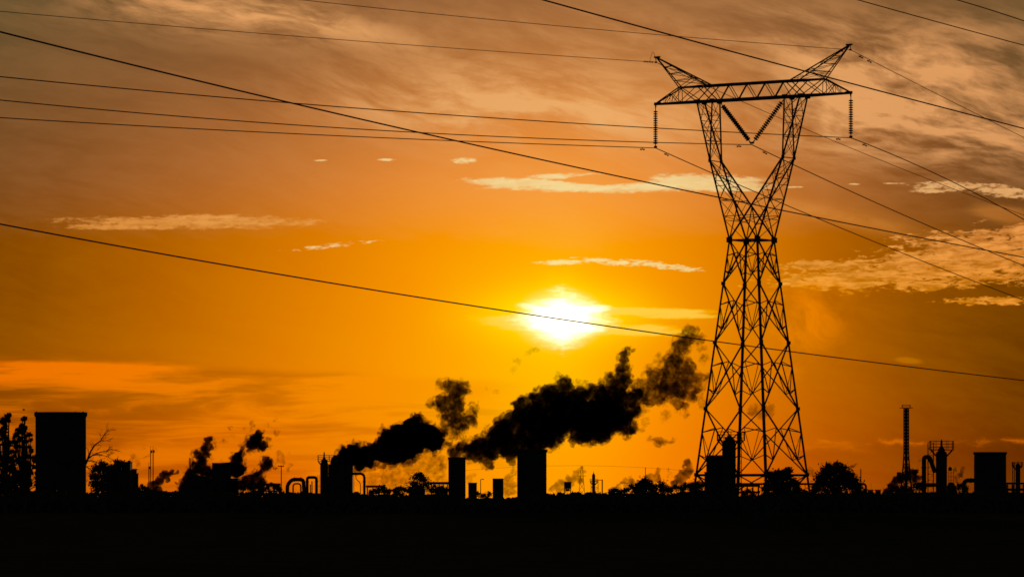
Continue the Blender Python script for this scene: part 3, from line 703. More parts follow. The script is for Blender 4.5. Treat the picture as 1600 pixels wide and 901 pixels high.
# ------------------------------------------------------------------ plant: towers, chimneys, columns, pipes, buildings
def drum(name, x0, x1, top, Y, label, cat, rim=(2, 8), taper=1.0, mat_=None, rings=3, group=None):
    cx = (x0 + x1) / 2; s = Site(cx, Y); T = thing(name, s.base, label, cat, group); r = (x1 - x0) / 2 * s.m; zt = s.z(top)
    b = MB(); prof = [(r * taper, -0.3)]
    for i in range(1, 9): prof.append((r * (taper + (1 - taper) * i / 8), zt * i / 8))
    prof += [(r * 0.93, zt), (r * 0.93, zt - 1.2)]
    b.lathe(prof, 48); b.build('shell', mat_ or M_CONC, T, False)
    b = MB(); e, h = rim[0] * s.m, rim[1] * s.m
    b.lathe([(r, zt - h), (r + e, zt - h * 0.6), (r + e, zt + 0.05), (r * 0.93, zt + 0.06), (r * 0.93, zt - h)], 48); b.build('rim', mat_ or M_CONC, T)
    b = MB()
    for i in range(1, rings + 1):
        z = zt * i / (rings + 1); b.lathe([(r * 1.0, z - 0.1), (r * 1.012, z - 0.1), (r * 1.012, z + 0.1), (r * 1.0, z + 0.1)], 48)
    if rings: b.build('band', M_STEEL, T)
    return T, s, r, zt
def vents(T, s, pts):
    for (x, y0, y1, w) in pts: b = MB(); b.beam(s.p(x, y0), s.p(x, y1), w * s.m); b.build('roof_fitting', M_STEEL, T)
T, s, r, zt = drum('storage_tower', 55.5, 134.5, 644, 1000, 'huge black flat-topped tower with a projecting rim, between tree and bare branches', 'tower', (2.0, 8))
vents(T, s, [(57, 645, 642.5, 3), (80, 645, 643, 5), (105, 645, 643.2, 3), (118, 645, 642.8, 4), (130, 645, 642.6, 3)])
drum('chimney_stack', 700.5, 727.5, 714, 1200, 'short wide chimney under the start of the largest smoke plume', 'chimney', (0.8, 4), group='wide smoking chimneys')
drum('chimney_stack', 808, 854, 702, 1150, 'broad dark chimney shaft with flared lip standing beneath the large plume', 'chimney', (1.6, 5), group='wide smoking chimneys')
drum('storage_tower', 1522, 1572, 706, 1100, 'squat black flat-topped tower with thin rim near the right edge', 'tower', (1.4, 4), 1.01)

def railing(b, pts, h, n_rails=2, w=0.07, spacing=1.2):
    pts = [Vector(p) for p in pts]
    for a, c in zip(pts, pts[1:]):
        n = max(1, int((c - a).length / spacing))
        for i in range(n + 1): p = a.lerp(c, i / n); b.beam(p, p + Vector((0, 0, h)), w)
        for k in range(1, n_rails + 1): o = Vector((0, 0, h * k / n_rails)); b.beam(a + o, c + o, w)
def column(px, w, top, Y, label, deck, rail_top, ext, spire=None, ladder=None, group='process columns with railed platforms', scaff=None, cap=None):
    """vertical process vessel: shell, head vent, railed platform, brackets, caged ladder"""
    s = Site(px, Y); T = thing('process_column', s.base, label, 'process column', group); r = w / 2 * s.m; zt = s.z(top)
    b = MB(); b.lathe([(r * 1.25, -0.3), (r * 1.25, 1.2), (r, 1.6), (r, zt - r * 0.45), (r * 0.85, zt - r * 0.18), (r * 0.5, zt), (r * 0.2, zt + 0.05)], 28); b.build('shell', M_PAINT, T)
    b = MB()
    for z in (zt * 0.35, zt * 0.62, zt * 0.86): b.lathe([(r, z - 0.12), (r * 1.05, z - 0.12), (r * 1.05, z + 0.12), (r, z + 0.12)], 28)
    b.build('flange', M_STEEL, T)
    if spire:
        b = MB(); zs = s.z(spire); hh = zs - zt
        b.lathe([(r * 0.62, zt - 0.1), (r * 0.62, zt + hh * 0.18), (r * 0.38, zt + hh * 0.28), (r * 0.42, zt + hh * 0.34), (r * 0.2, zt + hh * 0.42), (r * 0.17, zt + hh * 0.8), (r * 0.07, zs)], 14)
        b.build('head_vent', M_STEEL, T)
    if cap: 
        b = MB()
        for (x0, x1, y0, y1) in cap: b.box(((x0 + x1) / 2 * s.m - px * s.m, 0, (s.z(y0) + s.z(y1)) / 2), ((x1 - x0) * s.m, (x1 - x0) * s.m, s.z(y0) - s.z(y1)))
        b.build('head_fitting', M_STEEL, T)
    zd, zr = s.z(deck), s.z(rail_top); xl, xr = (ext[0] - px) * s.m, (ext[1] - px) * s.m; dy = max(r * 1.5, 1.5)
    b = MB(); b.box(((xl + xr) / 2, 0, zd), (xr - xl, dy * 2, 0.16)); dk = b.build('platform', M_STEEL, T)
    b = MB(); railing(b, [(xl, -dy, zd), (xr, -dy, zd), (xr, dy, zd), (xl, dy, zd), (xl, -dy, zd)], zr - zd, 3, 0.10, 1.5); b.build('railing', M_STEEL, dk)
    b = MB()
    for sg, xx in ((-1, xl), (1, xr)):
        if abs(xx) > r * 1.25:
            for q in (-0.6, 0.6): b.beam((xx * 0.92, q * dy, zd - 0.1), (sg * r * 0.95, q * r, zd - (abs(xx) - r) * 0.95 - 0.2), 0.22)
    if b.v: b.build('bracket', M_STEEL, T)
    if ladder:
        lx, y0, y1 = ladder; b = MB(); X0 = (lx - px) * s.m; z0, z1 = s.z(y1), s.z(y0)
        for o in (-0.25, 0.25): b.beam((X0 + o, 0, max(z0, 0)), (X0 + o, 0, z1), 0.07)
        n = int((z1 - z0) / 0.5)
        for i in range(n): z = z0 + i * 0.5; b.beam((X0 - 0.25, 0, z), (X0 + 0.25, 0, z), 0.05)
        for i in range(int((z1 - z0) / 1.4)):
            z = z0 + 1 + i * 1.4; b.tube([(X0 + 0.4 * math.cos(a), -0.4 + 0.4 * math.sin(a), z) for a in [k * 0.7 for k in range(10)]], 0.035, 4)
        b.build('ladder', M_STEEL, T)
    if scaff:
        x0, x1, y0, y1, n = scaff; b = MB(); A, B = (x0 - px) * s.m, (x1 - px) * s.m; z0, z1 = s.z(y1), s.z(y0); d = (B - A) / 2
        for a in (A, B):
            for q in (-d, d): b.beam((a, q, max(z0, -0.2)), (a, q, z1), 0.13)
        for i in range(n + 1):
            z = z0 + (z1 - z0) * i / n
            for q in (-d, d): b.beam((A, q, z), (B, q, z), 0.11)
            for a in (A, B): b.beam((a, -d, z), (a, d, z), 0.1)
            if i < n:
                z2 = z0 + (z1 - z0) * (i + 1) / n; b.beam((A, -d, z), (B, -d, z2), 0.09)
        b.build('stair_frame', M_STEEL, T)
    return T, s
column(506.5, 12.5, 721, 1250, 'process column with needle vent and wide railed platform, at the root of the black plume', 720.5, 711, (497, 532), 705, (497.5, 741, 772), cap=[(502, 512, 718, 723), (520, 524, 716, 720), (527, 530, 713, 720)])
column(1139, 21.5, 687, 1200, 'tall process column with a twin-level railed top, standing behind the pylon legs', 688, 674, (1121, 1163), None, (1155, 680, 775), scaff=(1152.5, 1158.5, 676, 776, 9), cap=[(1133, 1146, 682, 688), (1136, 1141, 680, 684), (1142, 1144, 683, 688)])
T, s = column(1471, 17.5, 704, 1200, 'process column with pointed vent and broad railed platform beside the hooked duct', 702.5, 688.5, (1453.5, 1489), 686, None, scaff=(1450, 1458.5, 691, 770, 8))
b = MB(); z0 = s.z(754)
b.lathe([(3.6 * s.m * 1.7, 0), (6.2 * s.m, z0 - 0.8), (4.5 * s.m, z0), (0.4, z0 + 0.2)], 20, ((1486 - 1471) * s.m, 0, 0)); b.build('side_tank', M_PAINT, T)
b = MB()
for x in (1482.5, 1486, 1490): b.beam(s.p(x, 756), s.p(x, 733), 0.12)
for y in (733, 738, 744, 750): b.beam(s.p(1482, y), s.p(1491, y), 0.1)
b.lathe([(0.5, 0), (0.5, 0.8), (0.1, 1.1)], 10, s.p(1484.5, 735)); b.build('side_frame', M_STEEL, T)
column(1590.5, 7.5, 725, 1250, 'small process column with side frame cut by the right edge of the picture', 727, 721.5, (1582, 1597), 720, None, scaff=(1582, 1585, 722, 775, 6))
T, s = column(927.5, 5, 740.5, 1500, 'slender process column with open frame and gallows arm, far across the bright gap', 752, 748, (922, 934), 736, None, scaff=(923.5, 934.5, 751, 781, 3))
b = MB(); b.beam(s.p(931, 749.5), s.p(942, 749.5), 0.22); b.beam(s.p(941, 782), s.p(941, 748.5), 0.4); b.build('gallows_arm', M_STEEL, T)

def pipe(name, pts, r_px, Y, label, group=None, bend=None, posts=(), post_w=1.0, flanges=(), cat='pipe', extra=()):
    s = Site(pts[0][0], Y); T = thing(name, s.base, label, cat, group)
    def path(pts, bend):
        P = [s.p(*p) for p in pts]; out = [P[0]]; R = (bend or r_px * 1.6) * s.m
        for i in range(1, len(P) - 1):
            a, c, e = P[i - 1], P[i], P[i + 1]; d1 = (a - c); d2 = (e - c); k = min(R, d1.length * 0.48, d2.length * 0.48); d1.normalize(); d2.normalize()
            for j in range(7): t = j / 6; out.append((c + d1 * k) * (1 - t) ** 2 + c * 2 * t * (1 - t) + (c + d2 * k) * t * t)
        out.append(P[-1]); return out
    b = MB(); b.tube(path(pts, bend), r_px * s.m, 14); b.build('pipe_run', M_PAINT, T, True)
    for e, er in extra: b = MB(); b.tube(path(e, bend), er * s.m, 12); b.build('pipe_run', M_PAINT, T, True)
    if posts:
        b = MB()
        for x, y in posts: b.beam(s.p(x, y), Vector(((x - s.px) * s.m, 0, -0.2)), post_w * s.m); b.beam(s.p(x, y, -1.2), s.p(x, y, 1.2), post_w * s.m)
        b.build('support_post', M_STEEL, T)
    if flanges:
        b = MB()
        for x, y, vert in flanges:
            c = s.p(x, y); d = Vector((0, 0, 0.15)) if vert else Vector((0.15, 0, 0)); b.tube([c - d, c + d], r_px * 1.22 * s.m, 14)
        b.build('flange', M_STEEL, T)
    return T
pipe('duct_arch', [(449, 785), (449, 757), (456, 748.5), (474, 748.5), (476, 785)], 3.0, 1250, 'low wide arched duct with a rounded shoulder, beside the T-topped pole', 'arched ducts left of the process column', 5, (), 1, [(460, 748.5, 0), (470, 748.5, 0)], 'duct', [([(458, 785), (458, 755), (470, 755), (470, 785)], 1.2)])
pipe('duct_arch', [(480, 785), (480, 745.2), (494.5, 745.2), (494.5, 785)], 2.3, 1240, 'taller narrow arched duct standing next to the railed process column', 'arched ducts left of the process column', 4, [(487.5, 752), (485, 757)], 1.6, [(480, 752, 1), (494.5, 752, 1)], 'duct')
pipe('bent_pipe', [(545, 739.5), (569.3, 739.5), (569.3, 785)], 2.1, 1230, 'large pipe bending from level to downward beneath the black plume', None, 7, [(553, 741)], 0.7, [(569.3, 752, 1)], 'pipe', [([(556, 740), (556, 748), (563, 753), (563, 775)], 0.6)])
pipe('hooked_duct', [(1443.7, 785), (1443.7, 713.5), (1452.5, 713.5), (1461, 738)], 3.5, 1190, 'thick hooked duct looping up and over into the process column with pointed vent', None, 4, (), 1, [(1443.7, 730, 1), (1443.7, 752, 1)], 'duct', [([(1444, 757), (1462, 757)], 3.0)])
pipe('duct_arch', [(1506, 785), (1506, 754), (1510, 750), (1526, 750)], 3.4, 1105, 'low curved duct running into the squat flat-topped tower', None, 5, (), 1, [(1517, 750, 0)], 'duct', [([(1498, 785), (1498, 757), (1503, 757)], 0.6)])
pipe('pipe_bridge', [(1150, 755.5), (1353, 755.5), (1353, 785)], 1.7, 900, 'long level pipe on posts passing under the pylon to an elbow by the round tree', None, 5, [(1160, 756), (1190, 756), (1225, 756), (1258, 756), (1275, 756), (1340, 756)], 0.9, [(1345, 755.5, 0)], 'pipe')

def block(name, boxes, Y, label, cat='building', m=None, fit=(), windows=(), depth=8.0, group=None, pitched=None):
    """boxes (x0, x1, top_y): main part first; fit: small beams (x0,y0,x1,y1,w)"""
    cx = (boxes[0][0] + boxes[0][1]) / 2; s = Site(cx, Y); T = thing(name, s.base, label, cat, group)
    for i, (x0, x1, y) in enumerate(boxes):
        b = MB(); z = s.z(y); w = (x1 - x0) * s.m; c = ((x0 + x1) / 2 - cx) * s.m; d = depth * (1 - 0.12 * i)
        b.box((c, 0, z / 2 - 0.15), (w, d, z + 0.3)); wl = b.build('wall' if i == 0 else 'annex', m or M_CLAD, T)
        b = MB(); b.box((c, 0, z + 0.12), (w + 0.25, d + 0.25, 0.22)); b.build('roof_edge', M_STEEL, wl)
        b = MB()                                          # cladding ribs
        n = max(2, int(w / 0.9))
        for k in range(n + 1): b.box((c - w / 2 + w * k / n, -d / 2 - 0.03, z / 2), (0.09, 0.08, z - 0.2))
        b.build('cladding_rib', M_CLAD, wl)
    if fit:
        for x0, y0, x1, y1, w in fit: b = MB(); b.beam(s.p(x0, y0), s.p(x1, y1), w * s.m); b.build('roof_fitting', M_STEEL, T)
    return T, s
block('plant_building', [(1104.5, 1129, 712), (1101.5, 1108, 738)], 1205, 'square black building joined to the tall column behind the pylon legs')
block('plant_building', [(333, 360, 724), (360, 372, 748)], 1300, 'square flat-roofed building with smoke rolling off its right side', fit=[(338, 724, 358, 722.6, 2)])
block('plant_building', [(514, 551, 726), (505, 516, 745)], 1252, 'bulky dark plant building beneath the root of the black plume', fit=[(518, 726, 518, 720, 3), (526, 726, 526, 718, 4), (535, 726, 535, 720, 3)])
block('plant_building', [(186, 205, 722), (170, 188, 731)], 1250, 'pipe-laden plant building with a low annex beside the dense rounded tree', fit=[(174, 731, 174, 725, 2), (203, 722, 203, 719, 3), (180, 731, 180, 727, 1)])
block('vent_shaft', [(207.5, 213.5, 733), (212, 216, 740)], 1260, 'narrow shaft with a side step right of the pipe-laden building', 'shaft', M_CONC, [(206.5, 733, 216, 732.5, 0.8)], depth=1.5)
block('plant_building', [(732, 745, 754.5)], 1450, 'low dark building seen between the two chimneys, beside the lamp pole', depth=6)
block('plant_building', [(770, 786.5, 748)], 1450, 'taller square building seen between the two chimneys', depth=6)
block('plant_building', [(639, 640.5, 760), (641, 664, 764), (680, 700, 766)], 1350, 'low service building in the steam beside the chimney', depth=6)
block('switch_cabinet', [(1356.5, 1363.5, 766)], 900, 'small square cabinet on the horizon next to the pipe elbow', 'cabinet', depth=1.2, group='small cabinets on the horizon')
block('switch_cabinet', [(1368, 1375.5, 766)], 900, 'small square cabinet on the horizon nearer to the slim lattice tower', 'cabinet', depth=1.2, group='small cabinets on the horizon')
def hopper():
    s = Site(887, 1480); T = thing('raised_hopper', s.base, 'square hopper raised on legs before pale steam, beside the broad chimney', 'hopper'); b = MB()
    w = 11.2 * s.m; b.box((0, 0, (s.z(752) + s.z(763)) / 2), (w, w, s.z(752) - s.z(763))); b.box((0, 0, s.z(765)), (w * 0.6, w * 0.6, 0.8)); b.build('bin', M_CLAD, T)
    for a in (-1, 1):
        for c in (-1, 1): b = MB(); b.beam((a * w * .42, c * w * .42, -0.2), (a * w * .42, c * w * .42, s.z(763)), 0.3); b.build('leg', M_STEEL, T)
hopper()
def conveyor():
    s = Site(300, 1300); T = thing('conveyor_house', s.base, 'sloping conveyor house climbing to a thin stack, left of the flat-roofed building', 'building')
    def prism(pts, d, name, parent):
        b = MB(); P = [s.p(x, y) for x, y in pts]; n = len(P)
        b.add([p + Vector((0, -d, 0)) for p in P] + [p + Vector((0, d, 0)) for p in P], [tuple(range(n)), tuple(range(2 * n - 1, n - 1, -1))] + [(i, n + i, n + (i + 1) % n, (i + 1) % n) for i in range(n)])
        return b.build(name, M_CLAD, parent)
    prism([(280, 788), (334, 788), (334, 748), (322, 744), (310, 742), (301, 738), (297, 738), (292, 748), (286, 758), (280, 766)], 4, 'sloped_wall', T)
    b = MB(); b.tube([s.p(296.7, 740), s.p(296.7, 715)], 1.0 * s.m, 10); b.tube([s.p(301, 740), s.p(301, 721)], 0.6 * s.m, 8); b.build('stack', M_PAINT, T)
    b = MB(); railing(b, [s.p(301, 738), s.p(321, 743.5)], 1.0, 2, 0.08, 1.0); b.build('railing', M_STEEL, T)
conveyor()

def pipe_rack(x0, x1, top, Y, label, bays, levels):
    s = Site((x0 + x1) / 2, Y); T = thing('pipe_rack', s.base, label, 'pipe rack', 'open pipe racks of the plant'); L = (x1 - x0) * s.m; z = s.z(top); d = 1.5
    for i in range(bays + 1):
        b = MB(); x = -L / 2 + L * i / bays
        for q in (-d, d): b.beam((x, q, -0.2), (x, q, z), 0.28)
        for k in range(levels): b.beam((x, -d, z - 1.7 * k), (x, d, z - 1.7 * k), 0.22)
        b.build('frame', M_STEEL, T)
    for k in range(levels):
        for q in (-0.8, 0.1, 0.9):
            b = MB(); r = random.choice((0.18, 0.26, 0.34)); b.tube([(-L / 2 - 0.4, q, z - 1.7 * k + 0.14 + r), (L / 2 + 0.4, q, z - 1.7 * k + 0.14 + r)], r, 8); b.build('pipe_run', M_PAINT, T)
pipe_rack(674, 699, 757, 1180, 'open pipe rack running up to the short wide chimney', 4, 2)
pipe_rack(150, 186, 748, 1240, 'open pipe rack half hidden by the dense rounded tree', 4, 3)
pipe_rack(396, 436, 759, 1240, 'open pipe rack below the low black smoke puff', 5, 2)
pipe_rack(574, 600, 762, 1300, 'low open pipe rack to the side of the large bent pipe', 3, 1)
pipe_rack(1556, 1600, 757, 1180, 'open pipe rack between the squat tower and the small column at the picture edge', 5, 2)
pipe_rack(1150, 1185, 761, 1190, 'open pipe rack seen through the pylon feet', 4, 2)

# ------------------------------------------------------------------ poles, masts, lattice towers
def pole(px, top, Y, label, w=1.6, arm=None, lamp=False, name='utility_pole'):
    s = Site(px, Y); T = thing(name, s.base, label, 'pole'); b = MB(); r = w / 2 * s.m
    b.tube([(0, 0, -0.3), (0, 0, s.z(top))], [r * 1.1, r * 0.8], 10); b.build('shaft', M_WOOD, T)
    if arm:
        b = MB(); b.beam(s.p(px + arm[0], top + 1), s.p(px + arm[1], top + 1), 0.24)
        for k in (0.05, 0.5, 0.95): x = px + arm[0] + (arm[1] - arm[0]) * k; b.beam(s.p(x, top + 1), s.p(x, top - 1), 0.14)
        b.build('cross_arm', M_WOOD, T)
    if lamp: b = MB(); b.beam(s.p(px, top + 0.6), s.p(px + 3.5, top), 0.16); b.box(s.p(px + 3.4, top + 0.2), (0.7, 0.4, 0.25)); b.build('lamp_head', M_STEEL, T)
pole(439.5, 727, 1200, 'utility pole with a short crossbar, left of the arched ducts', 1.7, (-5, 4))
pole(1008.5, 729.5, 1150, 'slim bare pole rising from a dark bush', 1.2, name='bare_pole')
pole(1345, 732, 900, 'plain vertical vent pole at the right side of the broad round tree', 1.9, name='vent_pole')
pole(751, 748, 1450, 'lamp pole between the two chimneys', 1.4, None, True, 'lamp_pole')
pole(1388.5, 756, 1200, 'short T-topped pole left of the slim lattice tower', 1.3, (-3, 3))
pole(1380, 762, 1200, 'very short thin post beside the T-topped pole', 0.8, name='bare_pole')
pole(1361, 754, 1150, 'hair-thin rod above the small cabinets', 0.5, name='bare_pole')

def lattice_mast(px, top, Y, w, label):
    s = Site(px, Y); T = thing('radio_mast', s.base, label, 'mast', 'slim radio masts'); b = MB(); h = s.z(top); r = w / 2 * s.m; n = int(h / (r * 3))
    C = [(math.cos(a) * r, math.sin(a) * r) for a in (0.3, 2.4, 4.5)]
    for c in C: b.beam((c[0], c[1], -0.2), (c[0], c[1], h), 0.10)
    for i in range(n):
        for k in range(3): a, c = C[k], C[(k + 1) % 3]; b.beam((a[0], a[1], h * i / n), (c[0], c[1], h * (i + 1) / n), 0.06)
    b.build('lattice', M_STEEL, T)
    b = MB(); b.beam((0, 0, h), (0, 0, h + 1.5), 0.12); b.box((0.3, 0, h - 0.5), (0.5, 0.3, 0.9)); b.build('antenna', M_STEEL, T)
lattice_mast(232.5, 728, 1600, 1.6, 'shortest of the thin masts right of the narrow shaft')
lattice_mast(235.3, 703, 1600, 1.2, 'thin mast in the middle of the group right of the narrow shaft')
lattice_mast(239.2, 702.5, 1600, 1.6, 'tallest thin mast, on the right of its group of three')

def slim_tower():
    Y = 1300; s = Site(1416, Y); T = thing('lattice_tower', s.base, 'slim lattice tower with a flared foot and a small square top platform', 'tower')
    z1, zf = s.z(637), s.z(706); w0, w1 = 15 * s.m, 4.6 * s.m
    half = lambda z: w1 if z > zf else w1 + (w0 - w1) * ((zf - z) / zf) ** 1.35
    zs = []; z = 0.0
    while z < zf: zs.append(z); z += max(2.2, half(z) * 1.0)
    zs.append(zf); n = 14; zs += [zf + (z1 - zf) * i / n for i in range(1, n + 1)]
    C = [(-1, -1), (1, -1), (1, 1), (-1, 1)]; p = lambda c, z: Vector((C[c][0] * half(z) * 0.78, C[c][1] * half(z) * 0.78, z))
    for c in range(4):
        b = MB()
        for a, e in zip(zs, zs[1:]): b.beam(p(c, a), p(c, e), 0.24)
        b.build('leg', M_STEEL, T)
    b = MB()
    for c in range(4):
        d = (c + 1) % 4
        for a, e in zip(zs, zs[1:]): b.beam(p(c, a), p(d, e), 0.14); b.beam(p(d, a), p(c, e), 0.14); b.beam(p(c, e), p(d, e), 0.14)
    b.build('bracing', M_STEEL, T)
    b = MB(); b.tube([(0, 0, 0), (0, 0, z1)], 0.42, 8); b.build('cable_riser', M_STEEL, T)
    b = MB(); t = 10 * s.m; b.box((0, 0, z1), (t * 2, t * 1.2, 0.16)); q = b.build('platform', M_STEEL, T)
    b = MB(); railing(b, [(-t * .62, -t * .5, z1), (t * .62, -t * .5, z1), (t * .62, t * .5, z1), (-t * .62, t * .5, z1), (-t * .62, -t * .5, z1)], 0.85, 2, 0.1, 1.2); b.build('railing', M_STEEL, q)
slim_tower()

def far_pylon():
    Y = 4200; s = Site(909, Y); T = thing('transmission_pylon', s.base, 'tiny distant pylon beyond the raised hopper, right of the broad chimney', 'pylon')
    b = MB(); h = s.z(727)
    for a in (-1, 1):
        for c in (-1, 1): b.beam((a * 3.2, c * 3.2, 0), (a * 0.7, c * 0.7, h), 0.35)
    for i in range(6):
        z0, z1 = h * i / 6, h * (i + 1) / 6; r0, r1 = 3.2 - 2.5 * i / 6, 3.2 - 2.5 * (i + 1) / 6
        for c in (-1, 1): b.beam((-r0, c * r0, z0), (r1, c * r1, z1), 0.25); b.beam((r0, c * r0, z0), (-r1, c * r1, z1), 0.25)
    b.build('lattice_body', M_STEEL, T)
    b = MB()
    for z, w in ((h - 2, 2.2), (h - 9.5, 4.0)): b.beam((-w, 0, z), (w, 0, z), 0.4)
    b.build('crossarm', M_STEEL, T)
    b = MB(); f = quad([(700, 737), (909, 727), (1100, 737.5)]); pts = []
    for i in range(41): px = 700 + 400 * i / 40; pts.append(at(px, f(px), Y))
    b.tube(pts, 0.09, 5); tag(b.build('power_cable', M_CABLE), 'faint distant cable strung over the tiny pylon beneath the large plume', 'wire')
far_pylon()

def bird():
    p = at(37, 640, 560); T = thing('bird', p, 'small dark bird flying above the trees beside the flat-topped tower', 'bird'); b = MB()
    b.tube([(-0.2, 0, 0), (-0.08, 0, 0.01), (0.06, 0, 0.02), (0.17, 0, 0.03), (0.24, 0, 0.03)], [0.02, 0.07, 0.08, 0.05, 0.015], 8)
    for sg in (-1, 1): b.add([(-0.06, sg * 0.05, 0.03), (0.1, sg * 0.05, 0.03), (0.06, sg * 0.28, 0.14), (-0.08, sg * 0.42, 0.1), (-0.1, sg * 0.25, 0.11)], [(0, 1, 2, 4), (4, 2, 3)])
    b.build('body', M_BIRD, T)
bird()

# ------------------------------------------------------------------ smoke
ICO = None
def ico():
    global ICO
    if ICO is None:
        t = (1 + 5 ** 0.5) / 2
        v = [Vector(p).normalized() for p in ((-1, t, 0), (1, t, 0), (-1, -t, 0), (1, -t, 0), (0, -1, t), (0, 1, t), (0, -1, -t), (0, 1, -t), (t, 0, -1), (t, 0, 1), (-t, 0, -1), (-t, 0, 1))]
        f = [(0, 11, 5), (0, 5, 1), (0, 1, 7), (0, 7, 10), (0, 10, 11), (1, 5, 9), (5, 11, 4), (11, 10, 2), (10, 7, 6), (7, 1, 8), (3, 9, 4), (3, 4, 2), (3, 2, 6), (3, 6, 8), (3, 8, 9), (4, 9, 5), (2, 4, 11), (6, 2, 10), (8, 6, 7), (9, 8, 1)]
        for lv in range(2):
            if lv == 1: small = (list(v), list(f))
            nf = []; cache = {}
            def mid(a, c):
                k = (min(a, c), max(a, c))
                if k not in cache: v.append((v[a] + v[c]).normalized()); cache[k] = len(v) - 1
                return cache[k]
            for a, c, e in f:
                x, y, z = mid(a, c), mid(c, e), mid(e, a); nf += [(a, x, z), (c, y, x), (e, z, y), (x, y, z)]
            f = nf
        ICO = ((v, f), small)
    return ICO
def cloud_mesh(name, puffs, Y, px0, py0, voxel, amps, seed, kids=9, warp=((34, 8.0), (16, 5.0), (7, 2.6), (3.2, 1.1))):
    """union of puffs (px, py, r_px[, squash]) remeshed to one skin, then billowed with cellular noise"""
    m = Y / F; (v, f), (v1, f1) = ico(); b = MB(); rnd = random.Random(seed)
    for q in puffs:
        x, y, r = q[:3]; sq = q[3] if len(q) > 3 else 1.0
        c = Vector(((x - px0) * m, rnd.uniform(-0.5, 0.5) * r * m, (py0 - y) * m)); b.add([c + Vector((p.x, p.y, p.z * sq)) * r * 0.88 * m for p in v], f)
        for _ in range(kids):
            d = Vector((rnd.gauss(0, 1), rnd.gauss(0, 0.8), rnd.gauss(0, 1))).normalized() * r * rnd.uniform(0.55, 0.98); k = r * rnd.uniform(0.18, 0.42)
            d.z *= sq; b.add([c + (d + Vector((p.x, p.y, p.z * sq)) * k) * m for p in v1], f1)
    me = bpy.data.meshes.new(name); me.from_pydata(b.v, [], b.f); me.update()
    o = bpy.data.objects.new(name, me); COL.objects.link(o)
    md = o.modifiers.new('union', 'REMESH'); md.mode = 'VOXEL'; md.voxel_size = voxel * m; md.use_smooth_shade = True
    dg = bpy.context.evaluated_depsgraph_get(); ev = o.evaluated_get(dg); nm = bpy.data.meshes.new_from_object(ev)
    o.modifiers.clear(); o.data = nm; bpy.data.meshes.remove(me); nm.name = name
    off = Vector((seed * 3.7, seed * 1.3, seed * 2.1))
    nrm = [vt.normal.copy() for vt in nm.vertices]
    for vt, n in zip(nm.vertices, nrm):
        p = vt.co / m; w = Vector((0, 0, 0))
        for k, (L, A) in enumerate(warp):
            w += mn.noise_vector(p / L + off * (k + 1)) * A
        d = 0.0
        for L, A in amps:
            qv = (p + w) / L + off
            d += A * (0.5 - mn.voronoi(qv)[0][0]) * 0.8 + A * 0.5 * mn.noise(qv * 1.3)
        vt.co += (w + n * d) * m
    nm.update()
    md = o.modifiers.new('skin', 'REMESH'); md.mode = 'VOXEL'; md.voxel_size = voxel * 0.72 * m; md.use_smooth_shade = True
    dg = bpy.context.evaluated_depsgraph_get(); fin = bpy.data.meshes.new_from_object(o.evaluated_get(dg))
    o.modifiers.clear(); o.data = fin; bpy.data.meshes.remove(nm); fin.name = name
    return o
DARK = {}
def plume(puffs, Y, label, tau, noise_=None, amps=((14, 3.2), (6, 1.8), (3, 0.9)), voxel=1.5, seed=1, wisps=None, colour=(0.06, 0.03, 0.0), name='smoke_plume', wtau=0.10, warp=None, fringe=False):
    if warp is None and voxel < 1.15: warp = ((20, 4.0), (9, 3.4), (4, 2.0), (2, 0.9))
    px0 = puffs[0][0]; py0 = puffs[0][1]; m = Y / F
    o = cloud_mesh(name, puffs, Y, px0, py0, voxel, amps, seed, 9, *((warp,) if warp else ())); o.location = at(px0, py0, Y)
    def mt(t, ns):
        k = (round(t / m, 3), ns, colour)
        if k not in DARK:
            DARK[k] = smoke_mat('dense_smoke' if not ns else 'ragged_smoke', t / m, colour, *((1.0 / (ns[0] * m), ns[1], ns[2]) if ns else ()))
        return DARK[k]
    o.data.materials.clear(); o.data.materials.append(mt(tau, noise_))
    tag(o, label, 'smoke', 'smoke plumes over the plant', 'thing')
    if fringe:
        gp = [(q[0] + random.uniform(-2, 2), q[1] + random.uniform(-2, 2), q[2] * 1.08 + 3.0) + tuple(q[3:]) for q in puffs]
        w = cloud_mesh('torn_fringe', gp, Y, px0, py0, voxel * 1.15, ((9, 1.6), (4, 1.2)), seed + 90, 6, ((24, 6.0), (11, 4.5), (5, 2.6), (2.6, 1.2)))
        w.data.materials.clear(); w.data.materials.append(mt(0.17 if fringe is True else fringe, (9, 0.44, 0.64))); w.parent = o
    if wisps:
        w = cloud_mesh('wisp', wisps, Y, px0, py0, 0.9, ((5, 0.6), (2.5, 0.4)), seed + 50, 7, ((16, 5.0), (7, 4.2), (3, 2.0))); w.data.materials.clear(); w.data.materials.append(mt(wtau, (7, 0.40, 0.66))); w.parent = o
    return o
